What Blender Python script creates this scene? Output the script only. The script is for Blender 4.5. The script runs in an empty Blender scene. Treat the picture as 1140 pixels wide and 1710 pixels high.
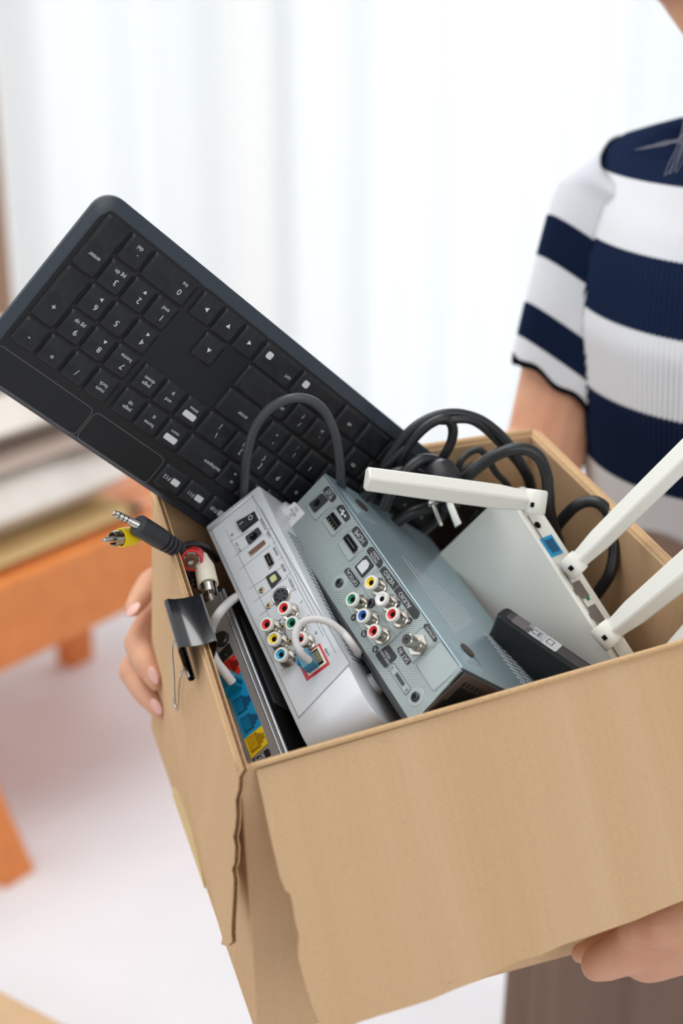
import bpy, bmesh, math, random
from math import sin, cos, pi, radians, atan2
from mathutils import Vector, Matrix, noise
random.seed(7)
S = bpy.context.scene
C = S.collection
# ------------------------------------------------------------------ camera, world, light, exposure
CAM_H, PITCH, FPX = 1.45, radians(20), 2375.0        # photograph is 1140 x 1710
cd = bpy.data.cameras.new('camera'); cam = bpy.data.objects.new('camera', cd); C.objects.link(cam)
cam.location = (0, 0, CAM_H); cam.rotation_euler = (pi/2 - PITCH, 0, 0)
cd.sensor_fit = 'VERTICAL'; cd.sensor_height = 36; cd.sensor_width = 24; cd.lens = FPX/1710*36
cd.clip_start = .01; cd.clip_end = 60
cd.dof.use_dof = True; cd.dof.focus_distance = .915; cd.dof.aperture_fstop = 3.5
S.camera = cam
w = bpy.data.worlds.new('sky'); S.world = w; w.use_nodes = True
w.node_tree.nodes['Background'].inputs[0].default_value = (.95, .975, 1, 1)
w.node_tree.nodes['Background'].inputs[1].default_value = .53
S.view_settings.view_transform = 'Standard'; S.view_settings.look = 'None'
S.view_settings.exposure = 0; S.view_settings.gamma = 1; S.view_settings.use_curve_mapping = False
def area_light(name, loc, target, sx, sy, power, col):
    ld = bpy.data.lights.new(name, 'AREA'); ld.shape = 'RECTANGLE'; ld.size = sx; ld.size_y = sy; ld.energy = power; ld.color = col
    o = bpy.data.objects.new(name, ld); C.objects.link(o); o.location = loc
    o.rotation_euler = (Vector(target) - Vector(loc)).to_track_quat('-Z', 'Y').to_euler()
    return o
area_light('window_light_front', (1.5, -2.4, 2.6), (0, 1, 1.0), 2.4, 1.8, 38, (1, .985, .96))
area_light('fill_light_overhead', (-.8, 1.35, 2.7), (-.8, 1.35, 0), 1.9, 1.9, 36, (1, .99, .975))  # added overhead fill, lifts the upward faces and the floor; no fitting modelled
area_light('fill_light_left', (-2.9, .2, 2.3), (0, 1, 1.0), 1.8, 1.6, 16, (.95, .98, 1))  # added soft fill from the left, no window stands there
area_light('daylight_outside', (.875, 4.5, 1.5), (.875, 0, 1.3), 4.6, 3.2, 102, (.985, .99, 1))

# ------------------------------------------------------------------ geometry of the view (camera metres -> world metres)
cp, sp = cos(PITCH), sin(PITCH)
R_CW = Matrix(((1, 0, 0), (0, -sp, cp), (0, -cp, -sp)))       # camera axes: x right, y down, z forward
CAMLOC = Vector((0, 0, CAM_H))
def cdir(v): return R_CW @ Vector(v)
def ray(px, py): return R_CW @ Vector(((px-570)/FPX, (py-855)/FPX, 1))
def at(px, py, z): return CAMLOC + ray(px, py)*z               # z in metres along the optical axis
class Frame:
    """local frame of a rigid thing: X along it, Y across, Z outwards"""
    def __init__(s, o, X, Z):
        s.o = Vector(o); s.Z = Vector(Z).normalized(); X = Vector(X); s.X = (X - s.Z*X.dot(s.Z)).normalized(); s.Y = s.Z.cross(s.X)
        s.M = Matrix.Translation(s.o) @ Matrix((s.X, s.Y, s.Z)).transposed().to_4x4(); s.I = s.M.inverted()
    def px(s, x, y, h=0):
        d = ray(x, y); n = s.Z; t = (n.dot(s.o + n*h - CAMLOC))/n.dot(d)
        q = s.I @ (CAMLOC + d*t); return (q.x, q.y)
    def w(s, x, y, z): return s.M @ Vector((x, y, z))
def frame_px(px0, z0, wout_cam, px1):
    o = at(px0[0], px0[1], z0); n = cdir(wout_cam).normalized()
    d = ray(*px1); t = n.dot(o - CAMLOC)/n.dot(d); return Frame(o, CAMLOC + d*t - o, n)

# ------------------------------------------------------------------ materials
def mat(name, col, rough=.5, metal=0, spec=.5, grain=0, gscale=400, bump=0, bscale=300, alpha=1, trans=0, coat=0, sss=0, wave=None, col2=None, mixscale=8, mixw=.5):
    m = bpy.data.materials.new(name); m.use_nodes = True; nt = m.node_tree; b = nt.nodes['Principled BSDF']; L = nt.links.new
    b.inputs['Base Color'].default_value = (*col, 1); b.inputs['Roughness'].default_value = rough; b.inputs['Metallic'].default_value = metal
    b.inputs['Specular IOR Level'].default_value = spec; b.inputs['Alpha'].default_value = alpha; b.inputs['Transmission Weight'].default_value = trans
    b.inputs['Coat Weight'].default_value = coat
    if sss: b.inputs['Subsurface Weight'].default_value = sss; b.inputs['Subsurface Radius'].default_value = (.012, .005, .003); b.inputs['Subsurface Scale'].default_value = 1
    tc = nt.nodes.new('ShaderNodeTexCoord')
    def noi(sc, det=3):
        n = nt.nodes.new('ShaderNodeTexNoise'); n.inputs['Scale'].default_value = sc; n.inputs['Detail'].default_value = det; L(tc.outputs['Object'], n.inputs['Vector']); return n
    src = None
    if col2 is not None:
        n = noi(mixscale); r = nt.nodes.new('ShaderNodeMapRange'); L(n.outputs['Fac'], r.inputs['Value']); r.inputs['From Min'].default_value = .5-mixw/2; r.inputs['From Max'].default_value = .5+mixw/2
        x = nt.nodes.new('ShaderNodeMix'); x.data_type = 'RGBA'; x.inputs['A'].default_value = (*col, 1); x.inputs['B'].default_value = (*col2, 1); L(r.outputs[0], x.inputs['Factor']); src = x.outputs['Result']
        if wave:
            mp = nt.nodes.new('ShaderNodeMapping'); sc = [.12, .12, .12]; sc[wave[0]] = 3; mp.inputs['Scale'].default_value = sc; L(tc.outputs['Object'], mp.inputs[0]); L(mp.outputs[0], n.inputs['Vector'])
    if grain:
        n = noi(gscale, 4); r = nt.nodes.new('ShaderNodeMapRange'); L(n.outputs['Fac'], r.inputs['Value']); r.inputs['From Min'].default_value = .3; r.inputs['From Max'].default_value = .7
        r.inputs['To Min'].default_value = 1-grain; r.inputs['To Max'].default_value = 1+grain
        x = nt.nodes.new('ShaderNodeVectorMath'); x.operation = 'SCALE'
        if src: L(src, x.inputs[0])
        else: x.inputs[0].default_value = col
        L(r.outputs[0], x.inputs['Scale']); src = x.outputs[0]
    if src: L(src, b.inputs['Base Color'])
    h = None
    if bump:
        n = noi(bscale, 3); h = n.outputs['Fac']
    if wave:   # (axis, pitch m, strength)
        ax, pitch, st = wave
        s = nt.nodes.new('ShaderNodeSeparateXYZ'); L(tc.outputs['Object'], s.inputs[0]); mu = nt.nodes.new('ShaderNodeMath'); mu.operation = 'MULTIPLY'; mu.inputs[1].default_value = 2*pi/pitch; L(s.outputs[ax], mu.inputs[0])
        si = nt.nodes.new('ShaderNodeMath'); si.operation = 'SINE'; L(mu.outputs[0], si.inputs[0]); ms = nt.nodes.new('ShaderNodeMath'); ms.operation = 'MULTIPLY'; ms.inputs[1].default_value = st; L(si.outputs[0], ms.inputs[0])
        if h:
            ad = nt.nodes.new('ShaderNodeMath'); L(h, ad.inputs[0]); L(ms.outputs[0], ad.inputs[1]); h = ad.outputs[0]
        else: h = ms.outputs[0]
    if h:
        bp = nt.nodes.new('ShaderNodeBump'); bp.inputs['Strength'].default_value = bump or .3; bp.inputs['Distance'].default_value = .0006; L(h, bp.inputs['Height']); L(bp.outputs[0], b.inputs['Normal'])
    return m
def srgb(r, g, b): return tuple(((c/255)/12.92 if c <= 10 else (((c/255)+.055)/1.055)**2.4) for c in (r, g, b))
kraft = srgb(201, 165, 126); kraft2 = srgb(209, 175, 138)
M_kx = mat('kraft_board_front', kraft, .85, spec=.2, grain=.045, gscale=700, bump=.12, bscale=500, wave=(0, .0062, .5), col2=kraft2, mixscale=14)
M_ky = mat('kraft_board_side', kraft, .85, spec=.2, grain=.07, gscale=700, bump=.12, bscale=500, wave=(1, .0062, .5), col2=kraft2, mixscale=14)
M_core = mat('kraft_core', srgb(120, 88, 58), .9, spec=.1, grain=.3, gscale=300, bump=.5, bscale=400)
M_fold = mat('kraft_fold', srgb(208, 172, 130), .8, spec=.2, grain=.1, gscale=600)
M_tape = mat('yellow_tape', srgb(214, 184, 120), .35, spec=.4, grain=.05)
M_kb = mat('keyboard_shell', srgb(50, 59, 70), .34, spec=.5, grain=.05, gscale=900)
M_kbdeck = mat('keyboard_deck', srgb(20, 23, 27), .45, spec=.4, grain=.08, gscale=900)
M_well = mat('keyboard_well', srgb(10, 11, 13), .5)
M_key = mat('keycap_plastic', srgb(27, 29, 33), .38, spec=.35, grain=.12, gscale=250, bump=.05, bscale=1500, col2=srgb(38, 40, 44), mixscale=90, mixw=.3)
M_leg = mat('white_print', srgb(215, 217, 218), .6)
M_line = mat('worn_edge_print', srgb(120, 118, 115), .7)
M_silver = mat('silver_plastic', srgb(213, 217, 222), .35, metal=.1, spec=.5)
M_silver2 = mat('silver_panel', srgb(206, 210, 214), .45, metal=.05)
M_print = mat('grey_print', srgb(70, 74, 80), .7)
M_steel = mat('green_grey_steel', srgb(164, 175, 174), .45, metal=.2)
M_lid = mat('blue_grey_lid', srgb(168, 190, 200), .3, metal=.55, wave=None, bump=.02, bscale=30)
M_blackpl = mat('black_plastic', srgb(22, 23, 25), .4)
M_brownpl = mat('dark_brown_plastic', srgb(58, 51, 47), .5)
M_hole = mat('black_hole', (.004, .004, .005), .8, spec=.1)
M_label = mat('charcoal_label', srgb(44, 47, 52), .55)
M_chrome = mat('nickel', srgb(190, 186, 178), .22, metal=1)
M_chromed = mat('dark_nickel', srgb(150, 140, 128), .22, metal=1)
M_rim = mat('cream_ring', srgb(228, 226, 218), .4)
def plast(n, c): return mat(n, srgb(*c), .35, spec=.5)
M_red, M_grn, M_blu, M_yel, M_wht, M_sky, M_pnk = [plast(*a) for a in (('red_plastic', (215, 40, 40)), ('green_plastic', (20, 130, 95)), ('blue_plastic', (20, 95, 175)), ('yellow_plastic', (238, 205, 20)), ('white_plastic', (235, 235, 235)), ('sky_blue_plastic', (50, 160, 200)), ('pink_plastic', (225, 120, 120)))]
M_brown = mat('brown_insulator', srgb(120, 78, 58), .5)
M_scr = mat('brass_screw', srgb(190, 172, 140), .3, metal=.8)
M_dscr = mat('dark_screw', srgb(70, 70, 72), .35, metal=.8)
M_rwhite = mat('router_white', srgb(232, 231, 222), .35, spec=.5)
M_rplate = mat('router_plate', srgb(246, 244, 235), .5, spec=.4, grain=.015, gscale=30)
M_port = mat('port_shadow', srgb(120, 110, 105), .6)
M_grey = mat('grey_router', srgb(150, 146, 142), .45, metal=.2)
M_ridge = mat('ridge_silver', srgb(160, 165, 172), .25, metal=.6)
M_bport = plast('blue_port', (20, 145, 195)); M_rport = plast('red_port', (205, 45, 25)); M_yport = plast('yellow_port', (240, 200, 30))
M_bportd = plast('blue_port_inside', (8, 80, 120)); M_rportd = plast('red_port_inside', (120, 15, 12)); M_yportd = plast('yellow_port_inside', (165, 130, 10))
M_plug = mat('blue_clear_plug', srgb(15, 130, 165), .15, spec=.6, trans=.25)
M_cablew = mat('white_cable', srgb(208, 206, 205), .45)
M_cableg = mat('grey_cable', srgb(66, 68, 72), .45)
M_cableb = mat('black_cable', srgb(34, 35, 38), .38)
M_clip = mat('black_lacquer', srgb(12, 14, 20), .14, spec=1, coat=1)
M_skin = mat('skin', srgb(214, 165, 134), .5, spec=.35, sss=.12, grain=.04, gscale=60, bump=.08, bscale=700, col2=srgb(202, 144, 116), mixscale=22, mixw=.5)
M_nail = mat('finger_nail', srgb(232, 180, 168), .25, spec=.5)
M_navy = mat('navy_knit', srgb(24, 38, 66), .9, spec=.12, grain=.1, gscale=900)
M_wknit = mat('white_knit', srgb(229, 231, 235), .9, spec=.12, grain=.03, gscale=900)
M_bknit = mat('black_hem', srgb(18, 20, 30), .9, spec=.1)
M_pants = mat('taupe_trousers', srgb(124, 102, 90), .8, spec=.15, grain=.05, gscale=800)
M_hair = mat('dark_hair', srgb(40, 32, 30), .35, spec=.5)
M_wisp = mat('hair_wisp', srgb(120, 120, 135), .4, spec=.5)
M_lip = mat('lips', srgb(190, 100, 95), .4); M_eye = mat('eye_white', srgb(235, 235, 235), .2); M_iris = mat('iris', srgb(50, 32, 22), .2)
M_wood = mat('orange_wood', srgb(232, 134, 66), .45, spec=.4, grain=.08, gscale=20, col2=srgb(236, 146, 78), mixscale=5)
M_tan = mat('tan_wood', srgb(206, 170, 130), .6, grain=.05, gscale=20)
M_cream = mat('cream_fabric', srgb(236, 230, 222), .9, spec=.1, col2=srgb(222, 214, 206), mixscale=6, mixw=.3)
M_taupe = mat('taupe_fabric', srgb(190, 172, 160), .9, spec=.1)
M_mustard = mat('mustard_fabric', srgb(214, 182, 130), .9, spec=.1)
M_floor = mat('pale_carpet', srgb(243, 243, 247), .95, spec=.08, grain=.04, gscale=3, col2=srgb(236, 233, 236), mixscale=1.6, mixw=.4)
M_wall = mat('white_wall', srgb(232, 230, 228), .8)
M_frame = mat('window_frame_white', srgb(205, 200, 192), .5)
M_beige = mat('beige_curtain', srgb(196, 170, 152), .9, spec=.1)
def thin_glass():
    m = bpy.data.materials.new('window_glass'); m.use_nodes = True; nt = m.node_tree; nt.nodes.clear(); L = nt.links.new
    o = nt.nodes.new('ShaderNodeOutputMaterial'); tr = nt.nodes.new('ShaderNodeBsdfTransparent'); gs = nt.nodes.new('ShaderNodeBsdfGlossy'); gs.inputs['Roughness'].default_value = .02; tr.inputs[0].default_value = (.95, .97, .97, 1)
    b = nt.nodes.new('ShaderNodeMixShader'); b.inputs[0].default_value = .06; L(tr.outputs[0], b.inputs[1]); L(gs.outputs[0], b.inputs[2]); L(b.outputs[0], o.inputs[0]); return m
def sheer():
    m = bpy.data.materials.new('sheer_voile'); m.use_nodes = True; nt = m.node_tree; nt.nodes.clear(); L = nt.links.new
    o = nt.nodes.new('ShaderNodeOutputMaterial'); tr = nt.nodes.new('ShaderNodeBsdfTransparent'); tl = nt.nodes.new('ShaderNodeBsdfTranslucent'); df = nt.nodes.new('ShaderNodeBsdfDiffuse')
    tl.inputs[0].default_value = (.97, .98, 1, 1); df.inputs[0].default_value = (.94, .95, .97, 1); tr.inputs[0].default_value = (1, 1, 1, 1)
    a = nt.nodes.new('ShaderNodeMixShader'); a.inputs[0].default_value = .45; L(tl.outputs[0], a.inputs[1]); L(df.outputs[0], a.inputs[2])
    b = nt.nodes.new('ShaderNodeMixShader'); b.inputs[0].default_value = .62; L(tr.outputs[0], b.inputs[1]); L(a.outputs[0], b.inputs[2]); L(b.outputs[0], o.inputs[0]); return m
M_sheer = sheer()
def dotted():   # fine printed dot screen on the receiver's rear plate
    m = mat('dotted_steel', srgb(176, 194, 191), .45, metal=.2); nt = m.node_tree; L = nt.links.new; b = nt.nodes['Principled BSDF']; tc = nt.nodes.new('ShaderNodeTexCoord')
    mp = nt.nodes.new('ShaderNodeMapping'); mp.inputs['Rotation'].default_value = (0, 0, radians(45)); L(tc.outputs['Object'], mp.inputs[0]); s = nt.nodes.new('ShaderNodeSeparateXYZ'); L(mp.outputs[0], s.inputs[0]); r = []
    for k in (0, 1):
        mu = nt.nodes.new('ShaderNodeMath'); mu.operation = 'MULTIPLY'; mu.inputs[1].default_value = 2*pi/.00125; L(s.outputs[k], mu.inputs[0]); si = nt.nodes.new('ShaderNodeMath'); si.operation = 'SINE'; L(mu.outputs[0], si.inputs[0]); r.append(si)
    ad = nt.nodes.new('ShaderNodeMath'); L(r[0].outputs[0], ad.inputs[0]); L(r[1].outputs[0], ad.inputs[1]); gt = nt.nodes.new('ShaderNodeMapRange'); gt.inputs['From Min'].default_value = .3; gt.inputs['From Max'].default_value = .9; L(ad.outputs[0], gt.inputs[0])
    x = nt.nodes.new('ShaderNodeMix'); x.data_type = 'RGBA'; x.inputs['A'].default_value = (*srgb(176, 187, 186), 1); x.inputs['B'].default_value = (*srgb(62, 74, 76), 1); L(gt.outputs[0], x.inputs['Factor']); L(x.outputs['Result'], b.inputs['Base Color']); return m
M_dots = dotted()

# ------------------------------------------------------------------ mesh builder
class MB:
    def __init__(s): s.v = []; s.f = []; s.m = []; s.mi = 0
    def add(s, vs, fs, mi=None):
        b = len(s.v); s.v += [Vector(p) for p in vs]; s.f += [tuple(b+i for i in f) for f in fs]; s.m += [s.mi if mi is None else mi]*len(fs); return s
    def prism(s, poly, z0, z1, mi=None, top=None):      # poly in XY, counter-clockwise; top = inset poly
        n = len(poly); top = top or poly
        s.add([(x, y, z0) for x, y in poly] + [(x, y, z1) for x, y in top], [tuple(reversed(range(n))), tuple(range(n, 2*n))] + [(i, (i+1) % n, n+(i+1) % n, n+i) for i in range(n)], mi); return s
    def box(s, a, b, mi=None):
        x0, y0, z0 = a; x1, y1, z1 = b; return s.prism([(x0, y0), (x1, y0), (x1, y1), (x0, y1)], z0, z1, mi)
    def lathe(s, prof, c=(0, 0, 0), n=20, axis=None, mi=None, cap=True):   # prof [(r, h)], along axis
        ax = Vector(axis or (0, 0, 1)).normalized(); u = ax.orthogonal().normalized(); v = ax.cross(u); c = Vector(c); vs = []; fs = []
        for r, h in prof: vs += [c + ax*h + (u*cos(2*pi*k/n) + v*sin(2*pi*k/n))*r for k in range(n)]
        for i in range(len(prof)-1): fs += [(i*n+k, i*n+(k+1) % n, (i+1)*n+(k+1) % n, (i+1)*n+k) for k in range(n)]
        if cap: fs += [tuple(reversed(range(n))), tuple(range((len(prof)-1)*n, len(prof)*n))]
        s.add(vs, fs, mi); return s
    def tube(s, pts, r, n=10, smooth=8, mi=None, flat=1):
        P = catmull([Vector(p) for p in pts], smooth) if smooth else [Vector(p) for p in pts]; N = len(P); vs = []; fs = []
        R = r if callable(r) else (lambda t: r)
        T = (P[1]-P[0]).normalized(); u = T.orthogonal().normalized()
        for i, p in enumerate(P):
            T = (P[min(i+1, N-1)]-P[max(i-1, 0)]).normalized(); u = (u - T*u.dot(T)).normalized(); v = T.cross(u); rr = R(i/(N-1))
            vs += [p + u*cos(2*pi*k/n)*rr + v*sin(2*pi*k/n)*rr*flat for k in range(n)]
        for i in range(N-1): fs += [(i*n+k, i*n+(k+1) % n, (i+1)*n+(k+1) % n, (i+1)*n+k) for k in range(n)]
        fs += [tuple(reversed(range(n))), tuple(range((N-1)*n, N*n))]; s.add(vs, fs, mi); return s
    def ball(s, c, r, n=12, mi=None, R=None):
        r = (r, r, r) if not hasattr(r, '__len__') else r; c = Vector(c); vs = []; fs = []; m = n//2
        for i in range(m+1):
            a = pi*(i/m); a = min(max(a, .02), pi-.02)
            for k in range(n):
                q = Vector((r[0]*sin(a)*cos(2*pi*k/n), r[1]*sin(a)*sin(2*pi*k/n), r[2]*cos(a))); vs.append(c + (R @ q if R else q))
        for i in range(m): fs += [(i*n+k, (i+1)*n+k, (i+1)*n+(k+1) % n, i*n+(k+1) % n) for k in range(n)]
        fs += [tuple(range(n)), tuple(reversed(range(m*n, (m+1)*n)))]; s.add(vs, fs, mi); return s
    def capsule(s, a, b, ra, rb, n=14):
        a = Vector(a); b = Vector(b); s.ball(a, ra, n); s.ball(b, rb, n); s.lathe([(ra, 0), (rb, (b-a).length)], a, n, b-a); return s
    def chain(s, pts):
        for (p, r), (q, t) in zip(pts, pts[1:]): s.capsule(p, q, r, t)
        return s
    def slab(s, pts, thick, mi=None):    # planar polygon in 3D, extruded along its normal by thick
        P = [Vector(p) for p in pts]; nrm = Vector((0, 0, 0))
        for i in range(len(P)): nrm += (P[i]-P[0]).cross(P[(i+1) % len(P)]-P[0])
        nrm.normalize(); n = len(P); Q = [p + nrm*thick for p in P]
        s.add(P+Q, [tuple(reversed(range(n))), tuple(range(n, 2*n))] + [(i, (i+1) % n, n+(i+1) % n, n+i) for i in range(n)], mi); return s
def catmull(P, k):
    out = []; n = len(P)
    for i in range(n-1):
        a, b, c, d = P[max(i-1, 0)], P[i], P[i+1], P[min(i+2, n-1)]
        for j in range(k):
            t = j/k; out.append(.5*((2*b) + (c-a)*t + (2*a-5*b+4*c-d)*t*t + (3*b-a-3*c+d)*t**3))
    out.append(P[-1]); return out
def rrect(x0, y0, x1, y1, r, k=5):
    out = []
    for cx, cy, a0 in ((x1-r, y0+r, -pi/2), (x1-r, y1-r, 0), (x0+r, y1-r, pi/2), (x0+r, y0+r, pi)):
        out += [(cx + r*cos(a0+pi/2*i/k), cy + r*sin(a0+pi/2*i/k)) for i in range(k+1)]
    return out
def inset(poly, d):
    cx = sum(p[0] for p in poly)/len(poly); cy = sum(p[1] for p in poly)/len(poly); out = []; n = len(poly)
    for i, p in enumerate(poly):
        a = Vector(poly[i-1]); b = Vector(p); c = Vector(poly[(i+1) % n]); e1 = (b-a).normalized(); e2 = (c-b).normalized(); nn = Vector((-e1.y-e2.y, e1.x+e2.x))
        if nn.length < 1e-9: nn = Vector((-e1.y, e1.x))
        nn.normalize(); k = max(.35, nn.dot(Vector((-e1.y, e1.x)))); q = b + nn*(d/k); out.append((q.x, q.y))
    return out
MAT = {}     # thing -> world matrix
def prop(o, label=None, cat=None, group=None, kind=None):
    for k, v in (('label', label), ('category', cat), ('group', group), ('kind', kind)):
        if v: o[k] = v
    return o
def build(name, mb, mats, parent=None, world=False, smooth=35, bevel=0, seg=2, **kw):
    mats = mats if isinstance(mats, (list, tuple)) else [mats]
    if world and parent is not None:
        I = MAT[parent.name].inverted(); vs = [I @ v for v in mb.v]
    else: vs = mb.v
    me = bpy.data.meshes.new(name); me.from_pydata([tuple(v) for v in vs], [], mb.f)
    for m in mats: me.materials.append(m)
    me.polygons.foreach_set('material_index', mb.m); me.update()
    bm = bmesh.new(); bm.from_mesh(me); bmesh.ops.recalc_face_normals(bm, faces=bm.faces); bm.to_mesh(me); bm.free()
    if smooth:
        me.polygons.foreach_set('use_smooth', [True]*len(me.polygons)); me.set_sharp_from_angle(angle=radians(smooth))
    o = bpy.data.objects.new(name, me); C.objects.link(o)
    if parent: o.parent = parent
    if bevel:
        b = o.modifiers.new('bevel', 'BEVEL'); b.width = bevel; b.segments = seg; b.limit_method = 'ANGLE'; b.angle_limit = radians(40)
    prop(o, **kw); return o
def thing(name, M, label, cat, group=None):
    o = bpy.data.objects.new(name, None); C.objects.link(o); o.empty_display_size = .02
    if isinstance(M, Frame): M = M.M
    o.matrix_world = M; MAT[o.name] = M.copy(); return prop(o, label, cat, group)
def thing_at(name, loc, label, cat, group=None): return thing(name, Matrix.Translation(Vector(loc)), label, cat, group)
def child_empty_matrix(o, parent): MAT[o.name] = MAT[parent.name]
TC = {}
def text_geo(s):
    if s not in TC:
        cu = bpy.data.curves.new('t', 'FONT'); cu.body = s; cu.align_x = 'CENTER'; cu.align_y = 'CENTER'; cu.size = 1; cu.resolution_u = 2
        ob = bpy.data.objects.new('t', cu); C.objects.link(ob); dg = bpy.context.evaluated_depsgraph_get(); me = bpy.data.meshes.new_from_object(ob.evaluated_get(dg))
        vs = [v.co.copy() for v in me.vertices]; fs = [tuple(p.vertices) for p in me.polygons]
        bpy.data.objects.remove(ob); bpy.data.meshes.remove(me); TC[s] = (vs, fs)
    return TC[s]
def text(mb, s, x, y, size, z, mi=0, rot=0, bold=0):
    vs, fs = text_geo(s); c, n = cos(rot), sin(rot)
    for dx, dy in (((0, 0),) if not bold else ((0, 0), (bold, 0))):
        mb.add([(x + (v.x*c - v.y*n)*size + dx, y + (v.x*n + v.y*c)*size + dy, z) for v in vs], fs, mi)
def lines(mb, pts, wd, z, closed=False, mi=0):      # thin printed line
    P = [Vector(p) for p in pts]; P = P + [P[0]] if closed else P
    for a, b in zip(P, P[1:]):
        d = (b-a).normalized(); n = Vector((-d.y, d.x))*wd/2; e = d*wd/2
        mb.add([(*(a-n-e), z), (*(b-n+e), z), (*(b+n+e), z), (*(a+n-e), z)], [(0, 1, 2, 3)], mi)

# ------------------------------------------------------------------ the cardboard box's frame (millimetres in the camera's axes)
BR = Matrix(((.94993914, -.30890774, .01546998), (-.15912932, -.52097147, -.82690569), (.26887448, .78304836, -.54404747)))
bo = CAMLOC + cdir((-.05149, .14412, .8095)); bX, bY, bZ = [cdir(BR.col[i]).normalized() for i in range(3)]
def bx(x, y, z): return bo + bX*x + bY*y + bZ*z               # metres: x along the front, y towards the back, z up from the rim

# ================================================================== SETTING
def setting():
    m = MB().box((-3.2, -1.0, -.04), (3.2, 3.95, 0)); build('floor', m, M_floor, smooth=0, kind='structure')
    m = MB(); y0, y1 = 3.78, 3.92       # back wall with a wide window opening
    m.box((-3.2, y0, 0), (-.95, y1, 2.75)); m.box((2.7, y0, 0), (3.2, y1, 2.75)); m.box((-.95, y0, 2.45), (2.7, y1, 2.75)); m.box((-.95, y0, 0), (2.7, y1, .12))
    build('wall_back', m, M_wall, smooth=0, kind='structure')
    win = build('window_1', MB().box((-.95, 3.80, .12), (2.7, 3.86, .17)).box((-.95, 3.80, 2.40), (2.7, 3.86, 2.45)).box((-.95, 3.80, .17), (-.89, 3.86, 2.40)).box((2.64, 3.80, .17), (2.7, 3.86, 2.40)), M_frame, smooth=0, kind='structure')
    for x in (-.24, .95, 1.9): build('mullion', MB().box((x-.05, 3.79, .17), (x+.05, 3.87, 2.40)), M_frame, win)
    gl = thin_glass()
    for a, b in ((-.89, -.29), (-.19, .9), (1.0, 1.85), (1.95, 2.64)): build('pane', MB().box((a, 3.826, .17), (b, 3.832, 2.40)), gl, win)
setting()
def curtain(name, x0, x1, y, amp, pitch, material, label, seed, thick=0):
    rnd = random.Random(seed); n = int((x1-x0)/.012); xs = [x0+(x1-x0)*i/n for i in range(n+1)]; ph = 0; prof = []
    p = pitch
    for i, x in enumerate(xs):
        ph += 2*pi*.012/(pitch*(1+.45*noise.noise(Vector((x*2.3, seed, 0))))); prof.append((x + .25*amp*cos(ph), y + amp*sin(ph)*(1+.4*noise.noise(Vector((x*3, 0, seed))))))
    hs = [.03 + 2.42*j/14 for j in range(15)]; m = MB(); vs = []
    for j, z in enumerate(hs):
        k = .75+.25*(1-j/14); vs += [(px, y+(py-y)*k, z) for px, py in prof]
    W = len(prof); m.add(vs, [(j*W+i, j*W+i+1, (j+1)*W+i+1, (j+1)*W+i) for j in range(14) for i in range(W-1)])
    o = build(name, m, material, smooth=180); prop(o, label, 'curtain'); return o
curtain('sheer_curtain', -1.3, 2.9, 3.62, .024, .20, M_sheer, 'white translucent voile curtain hanging in soft folds across the bright window', 3)
curtain('drape_curtain', -1.75, -.79, 3.46, .05, .16, M_beige, 'beige opaque curtain bunched at the far left edge of the window', 8)
rod = thing_at('curtain_rod', (.6, 3.54, 2.47), 'white curtain rod above the window', 'rod')
build('rod', MB().lathe([(.012, -2.4), (.012, 2.4)], (.6, 3.54, 2.47), 12, (1, 0, 0)), M_frame, rod, world=True)
for x in (-1.5, .6, 2.7): build('bracket', MB().box((x-.012, 3.54, 2.455), (x+.012, 3.80, 2.475)), M_frame, rod, world=True)

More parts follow.
